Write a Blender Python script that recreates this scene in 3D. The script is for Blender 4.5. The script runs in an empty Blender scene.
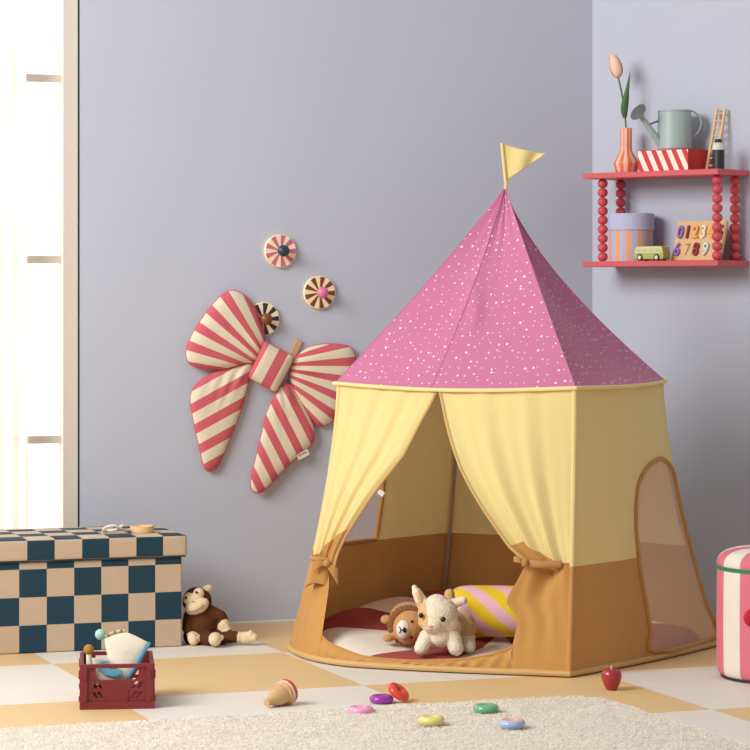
import bpy, bmesh, math, random
import numpy as np
from mathutils import Vector, Matrix, Euler, Quaternion
random.seed(7)
PI = math.pi
SC = bpy.context.scene
COL = SC.collection
F, HC, Y0 = 2650.0, 1.08, 290.0      # focal length in pixels, camera height, horizon row

# ---------------------------------------------------------------- maths helpers
def V(*a): return Vector(a)
def gp(x, y, z=0.0):
    Y = F*(HC-z)/(y-Y0)
    return Vector(((x-375)/F*Y, Y, z))
def at(x, y, Y): return Vector(((x-375)/F*Y, Y, HC+(Y0-y)*Y/F))
def onplane(x, y, P, N):
    d = Vector(((x-375)/F, 1.0, (Y0-y)/F)); o = Vector((0, 0, HC))
    return o + d*((P-o).dot(N)/d.dot(N))
def pxof(p): return (375+F*p[0]/p[1], Y0-F*(p[2]-HC)/p[1])
def lerp(a, b, t): return a+(b-a)*t
def interp(x, xs, ys):
    return float(np.interp(x, xs, ys))
def smooth_poly(pts, n=8, closed=True):
    P = [Vector(p) for p in pts]; out = []; m = len(P)
    rng = range(m) if closed else range(m-1)
    for i in rng:
        if closed: a, b, c, d = P[i-1], P[i], P[(i+1) % m], P[(i+2) % m]
        else: a, b, c, d = P[max(i-1, 0)], P[i], P[i+1], P[min(i+2, m-1)]
        for k in range(n):
            t = k/n
            out.append(0.5*((2*b)+(c-a)*t+(2*a-5*b+4*c-d)*t*t+(3*b-a-3*c+d)*t**3))
    if not closed: out.append(P[-1].copy())
    return out

# ---------------------------------------------------------------- colours, materials
def lin(c):
    r = []
    for v in c[:3]:
        v = v/255.0
        r.append(v/12.92 if v <= 0.04045 else ((v+0.055)/1.055)**2.4)
    return (r[0], r[1], r[2], 1.0)
def new_mat(name):
    m = bpy.data.materials.new(name); m.use_nodes = True
    nt = m.node_tree; b = nt.nodes['Principled BSDF']; return m, nt, b
def add_bump(nt, b, scale, strength, dist=0.002, kind='noise', coord='Object'):
    tc = nt.nodes.new('ShaderNodeTexCoord')
    if kind == 'noise':
        t = nt.nodes.new('ShaderNodeTexNoise'); t.inputs['Scale'].default_value = scale; t.inputs['Detail'].default_value = 4
        h = t.outputs['Fac']
    else:
        t = nt.nodes.new('ShaderNodeTexVoronoi'); t.inputs['Scale'].default_value = scale; h = t.outputs['Distance']
    nt.links.new(tc.outputs[coord], t.inputs['Vector'])
    bp = nt.nodes.new('ShaderNodeBump'); bp.inputs['Strength'].default_value = strength; bp.inputs['Distance'].default_value = dist
    nt.links.new(h, bp.inputs['Height']); nt.links.new(bp.outputs['Normal'], b.inputs['Normal'])
    return t
def vary(nt, b, color_out, scale, amt):
    tc = nt.nodes.new('ShaderNodeTexCoord'); n = nt.nodes.new('ShaderNodeTexNoise')
    n.inputs['Scale'].default_value = scale; n.inputs['Detail'].default_value = 3
    nt.links.new(tc.outputs['Object'], n.inputs['Vector'])
    mr = nt.nodes.new('ShaderNodeMapRange'); mr.inputs['To Min'].default_value = 1-amt; mr.inputs['To Max'].default_value = 1+amt
    nt.links.new(n.outputs['Fac'], mr.inputs['Value'])
    mx = nt.nodes.new('ShaderNodeVectorMath'); mx.operation = 'SCALE'
    nt.links.new(color_out, mx.inputs[0]); nt.links.new(mr.outputs['Result'], mx.inputs['Scale'])
    nt.links.new(mx.outputs['Vector'], b.inputs['Base Color'])
def plain(name, c, rough=0.6, bump=None, var=0.0, sheen=0.0, translucent=0.0, coat=0.0, vscale=30, spec=0.5):
    m, nt, b = new_mat(name)
    b.inputs['Roughness'].default_value = rough
    b.inputs['Specular IOR Level'].default_value = spec
    b.inputs['Sheen Weight'].default_value = sheen
    b.inputs['Coat Weight'].default_value = coat
    rgb = nt.nodes.new('ShaderNodeRGB'); rgb.outputs[0].default_value = lin(c)
    if var: vary(nt, b, rgb.outputs[0], vscale, var)
    else: nt.links.new(rgb.outputs[0], b.inputs['Base Color'])
    if bump: add_bump(nt, b, *bump)
    if translucent: make_translucent(nt, b, translucent)
    return m
def make_translucent(nt, b, amt):
    out = nt.nodes['Material Output']; tr = nt.nodes.new('ShaderNodeBsdfTranslucent'); mx = nt.nodes.new('ShaderNodeMixShader')
    src = b.inputs['Base Color'].links[0].from_socket
    nt.links.new(src, tr.inputs['Color']); mx.inputs[0].default_value = amt
    nt.links.new(b.outputs[0], mx.inputs[1]); nt.links.new(tr.outputs[0], mx.inputs[2]); nt.links.new(mx.outputs[0], out.inputs['Surface'])
def fmath(nt, op, a, b=None):
    n = nt.nodes.new('ShaderNodeMath'); n.operation = op
    for i, v in enumerate((a, b)):
        if v is None: continue
        if isinstance(v, (int, float)): n.inputs[i].default_value = v
        else: nt.links.new(v, n.inputs[i])
    return n.outputs[0]
def mixcol(nt, fac, c1, c2):
    n = nt.nodes.new('ShaderNodeMix'); n.data_type = 'RGBA'
    nt.links.new(fac, n.inputs[0])
    for s, c in ((n.inputs[6], c1), (n.inputs[7], c2)):
        if isinstance(c, tuple): s.default_value = lin(c)
        else: nt.links.new(c, s)
    return n.outputs[2]
def uvxyz(nt, src='UV'):
    tc = nt.nodes.new('ShaderNodeTexCoord'); sp = nt.nodes.new('ShaderNodeSeparateXYZ')
    nt.links.new(tc.outputs[src], sp.inputs[0]); return sp.outputs
def striped(name, c1, c2, duty=0.5, rough=0.8, bump=None, var=0.03, sheen=0.0, translucent=0.0, coat=0.0):
    """stripes run where the integer part of UV.x changes"""
    m, nt, b = new_mat(name); b.inputs['Roughness'].default_value = rough; b.inputs['Sheen Weight'].default_value = sheen; b.inputs['Coat Weight'].default_value = coat
    u = uvxyz(nt)
    fr = fmath(nt, 'FRACT', u[0]); g = fmath(nt, 'GREATER_THAN', fr, duty)
    c = mixcol(nt, g, c1, c2)
    if var: vary(nt, b, c, 25, var)
    else: nt.links.new(c, b.inputs['Base Color'])
    if bump: add_bump(nt, b, *bump)
    if translucent: make_translucent(nt, b, translucent)
    return m
def checked(name, c1, c2, rough=0.8, bump=None, src='UV', var=0.03, scale=1.0):
    m, nt, b = new_mat(name); b.inputs['Roughness'].default_value = rough
    u = uvxyz(nt, src)
    if scale != 1.0: u = [fmath(nt, 'MULTIPLY', u[0], scale), fmath(nt, 'MULTIPLY', u[1], scale)]
    s = fmath(nt, 'ADD', fmath(nt, 'FLOOR', u[0]), fmath(nt, 'FLOOR', u[1]))
    g = fmath(nt, 'GREATER_THAN', fmath(nt, 'FLOORED_MODULO', s, 2.0), 0.5)
    c = mixcol(nt, g, c1, c2); vary(nt, b, c, 6 if src == 'Object' else 40, var)
    if bump: add_bump(nt, b, *bump)
    return m

FAB = (900, 0.25, 0.001)
PLUSH = (260, 0.9, 0.004)
M = {}
M['wall'] = plain('wall_paint', (189, 194, 209), 0.9, (60, 0.03, 0.002), 0.015, vscale=3, spec=0.2)
M['frame'] = plain('window_frame_paint', (218, 208, 197), 0.6)
M['tile'] = checked('checked_floor_tiles', (220, 186, 134), (225, 218, 207), 0.55, (220, 0.05, 0.001), 'Object', 0.02, scale=1/0.70)
M['yellow'] = plain('yellow_cotton', (241, 222, 156), 0.9, (13, 0.35, 0.007), 0.02, 0.15, 0.22, spec=0.1)
M['tan'] = plain('tan_cotton', (200, 149, 86), 0.9, (16, 0.4, 0.007), 0.03, 0.15, 0.12, spec=0.1)
M['piping'] = plain('pale_piping', (238, 214, 150), 0.8)
M['tanpiping'] = plain('tan_piping', (204, 166, 108), 0.8)
M['white'] = plain('white_plastic', (225, 222, 215), 0.5)
M['pole'] = plain('grey_pole', (170, 160, 145), 0.4)
M['coral'] = plain('coral_paint', (210, 92, 98), 0.55, (300, 0.05, 0.001), 0.02)
M['coralbead'] = plain('coral_bead_paint', (206, 80, 86), 0.5)
M['wood'] = plain('pale_wood', (226, 186, 134), 0.55, (90, 0.1, 0.001), 0.05)
M['woodtan'] = plain('beech_wood', (205, 164, 116), 0.5, (90, 0.1, 0.001), 0.06)
M['maroon'] = plain('maroon_plastic', (122, 38, 44), 0.45)
M['cream'] = plain('cream_cloth', (222, 212, 196), 0.9, FAB, 0.02)
M['blue'] = plain('blue_cloth', (98, 158, 184), 0.85, FAB)
M['mint'] = plain('mint_cloth', (160, 205, 185), 0.8, FAB)
M['mustard'] = plain('mustard_cloth', (176, 126, 44), 0.9, PLUSH)
M['monkey'] = plain('brown_plush', (92, 54, 32), 0.95, PLUSH, 0.08, 0.0, spec=0.1)
M['monkeycream'] = plain('beige_plush', (232, 208, 170), 0.95, PLUSH, 0.05, 0.3)
M['goat'] = plain('cream_plush', (244, 228, 204), 0.95, PLUSH, 0.06, 0.4)
M['goattan'] = plain('fawn_plush', (222, 180, 124), 0.95, PLUSH, 0.06, 0.4)
M['lion'] = plain('golden_plush', (205, 150, 88), 0.95, PLUSH, 0.05, 0.3)
M['mane'] = plain('brown_mane_plush', (142, 90, 42), 0.95, (180, 1.0, 0.006), 0.1, 0.3)
M['whiteplush'] = plain('white_plush', (240, 234, 224), 0.95, PLUSH, 0.03)
M['black'] = plain('black_gloss', (14, 12, 12), 0.2)
M['blackmatt'] = plain('black_matt', (40, 40, 42), 0.5)
M['pinknose'] = plain('pink_nose', (214, 150, 140), 0.7)
M['navy'] = plain('navy_paint', (38, 58, 76), 0.4)
M['brown'] = plain('brown_paint', (126, 68, 30), 0.4)
M['pinkpaint'] = plain('pink_paint', (220, 120, 160), 0.4)
M['grn'] = plain('green_stem', (70, 104, 58), 0.6)
M['petal'] = plain('peach_petal', (246, 206, 180), 0.7, None, 0.05)
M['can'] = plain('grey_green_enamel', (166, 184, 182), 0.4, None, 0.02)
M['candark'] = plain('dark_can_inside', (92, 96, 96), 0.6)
M['redbox'] = plain('red_card', (204, 42, 40), 0.6)
M['lilac'] = plain('lilac_card', (186, 190, 220), 0.7)
M['vangreen'] = plain('olive_green_paint', (176, 180, 96), 0.45)
M['vanpale'] = plain('pale_green_paint', (214, 214, 158), 0.45)
M['rug'] = plain('ivory_wool', (240, 232, 220), 1.0, (300, 0.6, 0.004), 0.06, 0.2, vscale=60)
M['mesh'] = None

# ---------------------------------------------------------------- mesh helpers
def link(o, parent=None):
    COL.objects.link(o)
    if parent: o.parent = parent
    return o
def thing(name, label, cat, loc=(0, 0, 0), rotz=0, group=None):
    o = bpy.data.objects.new(name, None); o.empty_display_size = 0.05; COL.objects.link(o)
    o.location = loc; o.rotation_euler = (0, 0, rotz); o['label'] = label; o['category'] = cat
    if group: o['group'] = group
    return o
def tag(o, label, cat, group=None):
    o['label'] = label; o['category'] = cat
    if group: o['group'] = group
    return o
class MB:
    def __init__(s): s.v, s.f, s.mi, s.uv = [], [], [], []
    def add(s, vf, mi=0, mx=None, uv=None):
        v, f = vf[0], vf[1]; n = len(s.v)
        if mx is not None: v = [mx @ Vector(p) for p in v]
        s.v += [tuple(p) for p in v]; s.f += [tuple(i+n for i in q) for q in f]; s.mi += ([mi]*len(f) if not isinstance(mi, list) else mi)
        s.uv += (list(uv) if uv is not None else [(0.0, 0.0)]*len(v)); return s
    def build(s, name, mats, parent=None, smooth=True, sharp=35, origin=None, bevel=0, bseg=2, solid=0, uvon=False, faceuv=None, sub=0):
        o0 = Vector(origin) if origin is not None else Vector((0, 0, 0))
        me = bpy.data.meshes.new(name); me.from_pydata([tuple(Vector(p)-o0) for p in s.v], [], s.f)
        for m in (mats if isinstance(mats, (list, tuple)) else [mats]): me.materials.append(m)
        me.polygons.foreach_set('material_index', s.mi)
        if uvon:
            l = me.uv_layers.new(name='UVMap')
            for i, lp in enumerate(me.loops): l.data[i].uv = s.uv[lp.vertex_index]
        if faceuv:
            l = me.uv_layers.new(name='UVMap')
            for p in me.polygons:
                for li in p.loop_indices: l.data[li].uv = faceuv(me.vertices[me.loops[li].vertex_index].co, p.normal)
        me.update()
        if smooth:
            me.polygons.foreach_set('use_smooth', [True]*len(me.polygons))
            if sharp: me.set_sharp_from_angle(angle=math.radians(sharp))
        o = link(bpy.data.objects.new(name, me), parent)
        if solid:
            md = o.modifiers.new('thick', 'SOLIDIFY'); md.thickness = solid; md.offset = 0
        if bevel:
            md = o.modifiers.new('bevel', 'BEVEL'); md.width = bevel; md.segments = bseg; md.limit_method = 'ANGLE'; md.angle_limit = math.radians(40); md.harden_normals = False
        if sub:
            md = o.modifiers.new('sub', 'SUBSURF'); md.levels = sub; md.render_levels = sub
        return o
def box(cx, cy, cz, sx, sy, sz):
    x, y, z = sx/2, sy/2, sz/2
    v = [(cx+a*x, cy+b*y, cz+c*z) for a, b, c in ((-1,-1,-1),(1,-1,-1),(1,1,-1),(-1,1,-1),(-1,-1,1),(1,-1,1),(1,1,1),(-1,1,1))]
    return v, [(0,3,2,1),(4,5,6,7),(0,1,5,4),(1,2,6,5),(2,3,7,6),(3,0,4,7)]
def lathe(prof, n=32, cap=True):
    v, f = [], []
    for r, z in prof:
        for k in range(n):
            a = 2*PI*k/n; v.append((r*math.cos(a), r*math.sin(a), z))
    for i in range(len(prof)-1):
        for k in range(n):
            f.append((i*n+k, i*n+(k+1) % n, (i+1)*n+(k+1) % n, (i+1)*n+k))
    if cap:
        f.append(tuple(reversed(range(n)))); f.append(tuple(range((len(prof)-1)*n, len(prof)*n)))
    return v, f
def tube(pts, r, n=10, closed=False, caps=True):
    P = [Vector(p) for p in pts]; m = len(P); R = r if isinstance(r, (list, tuple)) else [r]*m
    v, f = [], []; up = None
    for i in range(m):
        if closed: t = (P[(i+1) % m]-P[i-1])
        else: t = P[min(i+1, m-1)]-P[max(i-1, 0)]
        t = t.normalized() if t.length > 1e-9 else Vector((0, 0, 1))
        if up is None:
            up = Vector((0, 0, 1)) if abs(t.z) < 0.9 else Vector((1, 0, 0))
        up = (up-t*up.dot(t)).normalized(); s = t.cross(up)
        for k in range(n):
            a = 2*PI*k/n; v.append(tuple(P[i]+(up*math.cos(a)+s*math.sin(a))*R[i]))
    for i in range(m if closed else m-1):
        j = (i+1) % m
        for k in range(n): f.append((i*n+k, i*n+(k+1) % n, j*n+(k+1) % n, j*n+k))
    if caps and not closed:
        f.append(tuple(reversed(range(n)))); f.append(tuple(range((m-1)*n, m*n)))
    return v, f
def torus(R, r, n=40, m=16, flat=1.0):
    v, f = [], []
    for i in range(n):
        a = 2*PI*i/n
        for k in range(m):
            b = 2*PI*k/m; q = R+r*math.cos(b); v.append((q*math.cos(a), q*math.sin(a), r*flat*math.sin(b)))
    for i in range(n):
        for k in range(m): f.append((i*m+k, ((i+1) % n)*m+k, ((i+1) % n)*m+(k+1) % m, i*m+(k+1) % m))
    return v, f
def ball(c, r, n=20, rot=None):
    if not isinstance(r, (tuple, list)): r = (r, r, r)
    v, f = [], []; h = n//2
    for i in range(1, h):
        th = PI*i/h
        for k in range(n):
            ph = 2*PI*k/n; v.append(Vector((r[0]*math.sin(th)*math.cos(ph), r[1]*math.sin(th)*math.sin(ph), r[2]*math.cos(th))))
    top = len(v); v.append(Vector((0, 0, r[2]))); v.append(Vector((0, 0, -r[2])))
    for i in range(h-2):
        for k in range(n): f.append((i*n+k, (i+1)*n+k, (i+1)*n+(k+1) % n, i*n+(k+1) % n))
    for k in range(n):
        f.append((top, k, (k+1) % n)); f.append((top+1, (h-2)*n+(k+1) % n, (h-2)*n+k))
    if rot is not None: v = [rot @ p for p in v]
    return [tuple(p+Vector(c)) for p in v], f
def grid(nu, nv, fn):
    v = [tuple(fn(i/nu, j/nv)) for j in range(nv+1) for i in range(nu+1)]
    f = [(j*(nu+1)+i, j*(nu+1)+i+1, (j+1)*(nu+1)+i+1, (j+1)*(nu+1)+i) for j in range(nv) for i in range(nu)]
    return v, f
def evaluated(o):
    dg = bpy.context.evaluated_depsgraph_get(); return bpy.data.meshes.new_from_object(o.evaluated_get(dg))
def plate_mesh(outer, holes, thick, bevel=0.0, cyclic_res=2):
    """a flat plate with holes in its own XY plane, thickness along Z"""
    cu = bpy.data.curves.new('plate', 'CURVE'); cu.dimensions = '2D'; cu.fill_mode = 'BOTH'; cu.extrude = thick/2-bevel; cu.bevel_depth = bevel; cu.bevel_resolution = 1
    for poly in [outer]+list(holes):
        s = cu.splines.new('POLY'); s.points.add(len(poly)-1); s.use_cyclic_u = True
        for i, p in enumerate(poly): s.points[i].co = (p[0], p[1], 0, 1)
    o = bpy.data.objects.new('plate', cu); COL.objects.link(o); bpy.context.view_layer.update()
    me = evaluated(o); bpy.data.objects.remove(o); bpy.data.curves.remove(cu)
    v = [tuple(p.co) for p in me.vertices]; f = [tuple(p.vertices) for p in me.polygons]; bpy.data.meshes.remove(me)
    return v, f
def text_mesh(body, size, extrude, bevel=0.0, offset=0.0):
    cu = bpy.data.curves.new('digits', 'FONT'); cu.body = body; cu.size = size; cu.extrude = extrude; cu.bevel_depth = bevel; cu.offset = offset
    cu.align_x = 'CENTER'; cu.align_y = 'CENTER'
    o = bpy.data.objects.new('digits', cu); COL.objects.link(o); bpy.context.view_layer.update()
    me = evaluated(o); bpy.data.objects.remove(o); bpy.data.curves.remove(cu)
    v = [tuple(p.co) for p in me.vertices]; f = [tuple(p.vertices) for p in me.polygons]; bpy.data.meshes.remove(me)
    return v, f
def capsule(p0, p1, r0, r1, n=16, k=8):
    p0, p1 = Vector(p0), Vector(p1); pts, rs = [], []
    d = (p1-p0).normalized()
    for i in range(k+1):
        a = PI/2*(1-i/k); pts.append(p0-d*r0*math.sin(a)); rs.append(max(r0*math.cos(a), 1e-4))
    for i in range(1, 5): pts.append(p0.lerp(p1, i/5)); rs.append(lerp(r0, r1, i/5))
    for i in range(k+1):
        a = PI/2*i/k; pts.append(p1+d*r1*math.sin(a)); rs.append(max(r1*math.cos(a), 1e-4))
    return tube(pts, rs, n)
def blob(name, prims, mats, parent, origin, voxel=0.003, smooth=6, colour=None, noise=0.0):
    """several rounded pieces melted into one continuous soft body"""
    mb = MB()
    for p in prims: mb.add(p)
    t = mb.build('blob_tmp', mats[0], None)
    md = t.modifiers.new('r', 'REMESH'); md.mode = 'VOXEL'; md.voxel_size = voxel
    ms = t.modifiers.new('s', 'SMOOTH'); ms.iterations = smooth; ms.factor = 0.5
    bpy.context.view_layer.update(); me = evaluated(t); me.name = name; old = t.data
    bpy.data.objects.remove(t); bpy.data.meshes.remove(old)
    me.materials.clear()
    for m in mats: me.materials.append(m)
    if colour:
        me.polygons.foreach_set('material_index', [colour(p.center) for p in me.polygons])
    else: me.polygons.foreach_set('material_index', [0]*len(me.polygons))
    rnd = random.Random(3)
    for v in me.vertices:
        if noise: v.co += v.normal*rnd.uniform(-noise, noise)
        v.co -= Vector(origin)
    me.polygons.foreach_set('use_smooth', [True]*len(me.polygons)); me.update()
    return link(bpy.data.objects.new(name, me), parent)
def struct(o): o['kind'] = 'structure'; return o
def frame_mx(o, ex, ey, ez):
    return Matrix(((ex[0], ey[0], ez[0], o[0]), (ex[1], ey[1], ez[1], o[1]), (ex[2], ey[2], ez[2], o[2]), (0, 0, 0, 1)))

# ================================================================ THE ROOM
YAW = 0.339
WB = Vector((math.cos(YAW), math.sin(YAW), 0)); NB = Vector((math.sin(YAW), -math.cos(YAW), 0))     # back wall: along, off the wall
PB = Vector((-0.44, 8.64, 0))
CORNER = PB+WB*1.249
WR = Vector((0.741, -0.672, 0)).normalized(); NR = Vector((-0.672, -0.741, 0)).normalized()           # side wall: along (to the viewer), off the wall
def backwall(x, y, off=0.0): return onplane(x, y, PB+NB*off, NB)
WH = 2.7
def wall(name, a, b, nrm, z0=0.0, z1=WH, th=0.1):
    mb = MB(); q = [a, b, b-nrm*th, a-nrm*th]
    v = [tuple(Vector((p[0], p[1], z0))) for p in q]+[tuple(Vector((p[0], p[1], z1))) for p in q]
    mb.add((v, [(3,2,1,0),(4,5,6,7),(0,1,5,4),(1,2,6,5),(2,3,7,6),(3,0,4,7)]))
    return struct(mb.build(name, M['wall'], None, smooth=False))
WCOR = CORNER+WB*0.0055
wall('wall_back', PB-WB*0.532, CORNER+WB*0.05, NB)
wall('wall_right', WCOR, WCOR+WR*2.6, NR)
wall('wall_back_far', PB-WB*2.6, PB-WB*1.70, NB)
# floor of big checked tiles
fl = MB(); fl.add(([(-4, -7.5, 0), (4.5, -7.5, 0), (4.5, 2.5, 0), (-4, 2.5, 0)], [(0, 1, 2, 3)]))
ta = 0.352
floor = struct(fl.build('floor', M['tile'], None, smooth=False))
vt = [((0, 1), (56, 663.6)), ((1, 1), (282.4, 652.5)), ((1, 2), (361, 686)), ((2, 2), (598, 672.5)), ((2, 3), (708.6, 709.4))]
cx, sx_ = math.cos(ta), math.sin(ta); acc = Vector((0, 0, 0))
for (i, j), (x, y) in vt:
    acc += gp(x, y)-Vector((cx*i*0.7+sx_*j*0.7, sx_*i*0.7-cx*j*0.7, 0))
floor.location = acc/len(vt); floor.rotation_euler = (0, 0, ta)

# window with glazing bars
w = bpy.data.objects.new('window_1', None); COL.objects.link(w); struct(w); w.location = PB-WB*0.536; w.rotation_euler = (0, 0, YAW)
mb = MB()   # local x along the wall (negative away from the corner), y into the wall
mb.add(box(-0.0275, 0.035, 1.25, 0.049, 0.07, 2.5)); mb.add(box(-1.14, 0.035, 1.25, 0.05, 0.07, 2.5)); mb.add(box(-0.585, 0.035, 0.06, 1.07, 0.07, 0.12)); mb.add(box(-0.585, 0.035, 2.46, 1.07, 0.07, 0.08))
for z in (0.602, 1.177, 1.756): mb.add(box(-0.585, 0.045, z, 1.07, 0.03, 0.025))
mb.add(box(-0.585, 0.045, 1.25, 0.024, 0.03, 2.4))
mb.build('window_frame', M['frame'], w, smooth=False, bevel=0.002)
m, nt, b = new_mat('daylit_glass')
b.inputs['Base Color'].default_value = (0.9, 0.95, 1, 1); b.inputs['Roughness'].default_value = 0.05
b.inputs['Emission Color'].default_value = lin((255, 255, 255)); b.inputs['Emission Strength'].default_value = 1.2
M['daylight'] = m
mb = MB(); mb.add(box(-0.585, 0.06, 1.27, 1.07, 0.006, 2.36)); mb.build('window_pane', m, w, smooth=False)
# sheer curtain
m, nt, b = new_mat('sheer_white_voile'); out = nt.nodes['Material Output']
tr = nt.nodes.new('ShaderNodeBsdfTranslucent'); tr.inputs[0].default_value = lin((250, 246, 236))
tp = nt.nodes.new('ShaderNodeBsdfTransparent'); df = nt.nodes.new('ShaderNodeBsdfDiffuse'); df.inputs[0].default_value = lin((244, 238, 226))
m1 = nt.nodes.new('ShaderNodeMixShader'); m1.inputs[0].default_value = 0.60; nt.links.new(tr.outputs[0], m1.inputs[1]); nt.links.new(df.outputs[0], m1.inputs[2])
m2 = nt.nodes.new('ShaderNodeMixShader'); m2.inputs[0].default_value = 0.05; nt.links.new(m1.outputs[0], m2.inputs[1]); nt.links.new(tp.outputs[0], m2.inputs[2])
nt.links.new(m2.outputs[0], out.inputs['Surface'])
def cur(u, v):
    s = lerp(-0.722+0.010*v, -1.05, u)
    d = 0.06+0.010*math.sin(u*46+0.6*math.sin(v*3))+0.003*math.sin(u*101)
    return PB+WB*s+NB*d+Vector((0, 0, 2.5-2.44*v))
mb = MB(); mb.add(grid(90, 24, cur)); o = mb.build('sheer_curtain', m, None); tag(o, 'sheer white curtain hanging in front of the bright window', 'curtain')

# ================================================================ PLAY TENT
TC = Vector((0.38, 7.975, 0))
VE = [Vector(p) for p in ((-0.112, 7.88, 0), (0.565, 7.50, 0), (0.876, 8.06, 0), (0.26, 8.42, 0))]
VB = [Vector(p) for p in ((-0.258, 7.96, 0), (0.541, 7.378, 0), (1.045, 8.045, 0), (0.21, 8.555, 0))]
APEX = Vector((0.3915, 7.98, 1.392)); ZE, ZB, ZBAND = 0.803, 0.012, 0.303
fb = smooth_poly([VB[0]]+[Vector((x, y, 0)) for x, y in ((-0.238, 7.84), (-0.18, 7.70), (-0.089, 7.595), (0.043, 7.53), (0.212, 7.47), (0.378, 7.425), (0.48, 7.397))]+[VB[1]], 8, False)
fl_ = [0.0]
for i in range(1, len(fb)): fl_.append(fl_[-1]+(fb[i]-fb[i-1]).length)
def Bc(side, u):
    if side == 0:
        d = u*fl_[-1]; return Vector((interp(d, fl_, [p.x for p in fb]), interp(d, fl_, [p.y for p in fb]), 0))
    a, b = VB[side], VB[(side+1) % 4]; p = a.lerp(b, u); n = Vector((b.y-a.y, a.x-b.x, 0)).normalized()
    return p+n*(0.02, 0.02, 0.05, 0.05)[side]*4*u*(1-u)
def Ec(side, u):
    a, b = VE[side], VE[(side+1) % 4]; p = a.lerp(b, u); n = Vector((b.y-a.y, a.x-b.x, 0)).normalized()
    p = p+n*(0.03, 0.03, 0.03, 0.03)[side]*4*u*(1-u)
    p.z = ZE-(0.012*math.sin(PI*u) if side == 0 else 0.004*math.sin(PI*u))
    return p
GEXP = 1.55
def S(side, u, v):
    e, b = Ec(side, u), Bc(side, u); g = v**GEXP
    p = e.lerp(b, g); p.z = lerp(e.z, ZB, v); return p
def inv(side, x, y):
    lo, hi = 0.0, 1.0
    for _ in range(34):
        v = (lo+hi)/2; a, b = -0.1, 1.1
        for _ in range(30):
            u = (a+b)/2
            if pxof(S(side, min(max(u, 0), 1), v))[0] < x: a = u
            else: b = u
        if pxof(S(side, min(max(u, 0), 1), v))[1] < y: lo = v
        else: hi = v
    return min(max(u, 0), 1), v
def vz(z): return (ZE-z)/(ZE-ZB)
VBAND = vz(ZBAND)
tent = thing('play_tent', 'pink roofed play tent with yellow and tan walls and tied back door', 'play tent', TC)
cloth = [M['yellow'], M['tan']]
NF = Vector((-0.6, -0.8, 0))

# ---- roof
m, nt, b = new_mat('pink_dotted_cotton'); b.inputs['Roughness'].default_value = 0.9; b.inputs['Specular IOR Level'].default_value = 0.1; b.inputs['Sheen Weight'].default_value = 0.15
tc = nt.nodes.new('ShaderNodeTexCoord'); vo = nt.nodes.new('ShaderNodeTexVoronoi'); vo.voronoi_dimensions = '2D'; vo.inputs['Scale'].default_value = 39; vo.inputs['Randomness'].default_value = 0.75
nt.links.new(tc.outputs['UV'], vo.inputs['Vector'])
sp = nt.nodes.new('ShaderNodeSeparateColor'); nt.links.new(vo.outputs['Color'], sp.inputs[0])
rad = fmath(nt, 'MULTIPLY_ADD', fmath(nt, 'POWER', sp.outputs[0], 3.0), 0.085); rad.node.inputs[2].default_value = 0.062
g = fmath(nt, 'LESS_THAN', vo.outputs['Distance'], rad)
c = mixcol(nt, g, (201, 122, 158), (246, 232, 226)); nt.links.new(c, b.inputs['Base Color'])
add_bump(nt, b, 350, 0.12, 0.001); make_translucent(nt, b, 0.12)
M['roof'] = m
SEAM = 0.43
def Rf(side, u, t):
    e = Ec(side, u); a = APEX
    xa, xb = ((1.09, 1.06, 1.42, 1.18)[side], (1.09, 1.06, 1.42, 1.18)[(side+1) % 4])
    rho = t**lerp(xa, xb, u)
    e = e+(e-Vector((TC.x, TC.y, e.z))).normalized()*0.007
    if side == 0:
        k = u/SEAM if u < SEAM else (u-SEAM)/(1-SEAM); sag = math.sin(PI*k)
        sagd = 0.018*sag*math.sin(PI*t)+0.030*math.sin(PI*t)*4*u*(1-u)*0.5
    else: sag = math.sin(PI*u); sagd = (0, 0.055, 0.05, 0.05)[side]*sag*math.sin(PI*min(t*1.0, 1))
    p = a.lerp(e, rho); p.z = lerp(a.z, e.z, t)
    rdir = Vector((e.x-a.x, e.y-a.y, 0)).normalized()
    w = 0.0
    w += 0.0035*math.sin(u*31+t*5)*math.exp(-((t-0.15)/0.2)**2)
    if side == 0: w += 0.012*math.exp(-((u-SEAM-0.05-0.05*math.sin(t*12))/0.04)**2)*math.exp(-((t-0.62)/0.1)**2)
    return p-rdir*(sagd*0.8-w)-Vector((0, 0, sagd*0.25))
mb = MB()
for s in range(4):
    nu, nv = 40, 60
    vv, ff = grid(nu, nv, lambda u, v: Rf(s, u, max(v, 0.012)))
    L = (Ec(s, 0.5)-APEX).length; W = (VE[s]-VE[(s+1) % 4]).length
    uv = [((i/nu-0.5)*W*(j/nv)+s*3.1+1.0, j/nv*L) for j in range(nv+1) for i in range(nu+1)]
    mb.add((vv, ff), 0, None, uv)
roof = mb.build('roof', M['roof'], tent, origin=TC, uvon=True, sharp=0)
# ridge seams
mb = MB()
for s, u in ((0, 0), (0, SEAM), (1, 0), (2, 0), (3, 0)):
    mb.add(tube([Rf(s, u, 0.015+0.985*k/40)+Vector((0, 0, 0.0005)) for k in range(41)], 0.0013, 6))
mb.build('roof_seam', plain('pink_seam', (202, 120, 158), 0.9), roof, origin=TC)
# eave piping
mb = MB(); mb.add(tube([Ec(s, k/24)+(Ec(s, k/24)-Vector((TC.x, TC.y, ZE))).normalized()*0.0095 for s in range(4) for k in range(24)], 0.0058, 8, True))
mb.build('eave_piping', M['piping'], tent, origin=TC)
mb = MB(); mb.add(tube([Bc(s, k/40)+Vector((0, 0, 0.011)) for s in range(4) for k in range(40)], 0.0085, 8, True))
mb.build('base_piping', M['tanpiping'], tent, origin=TC)
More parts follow.
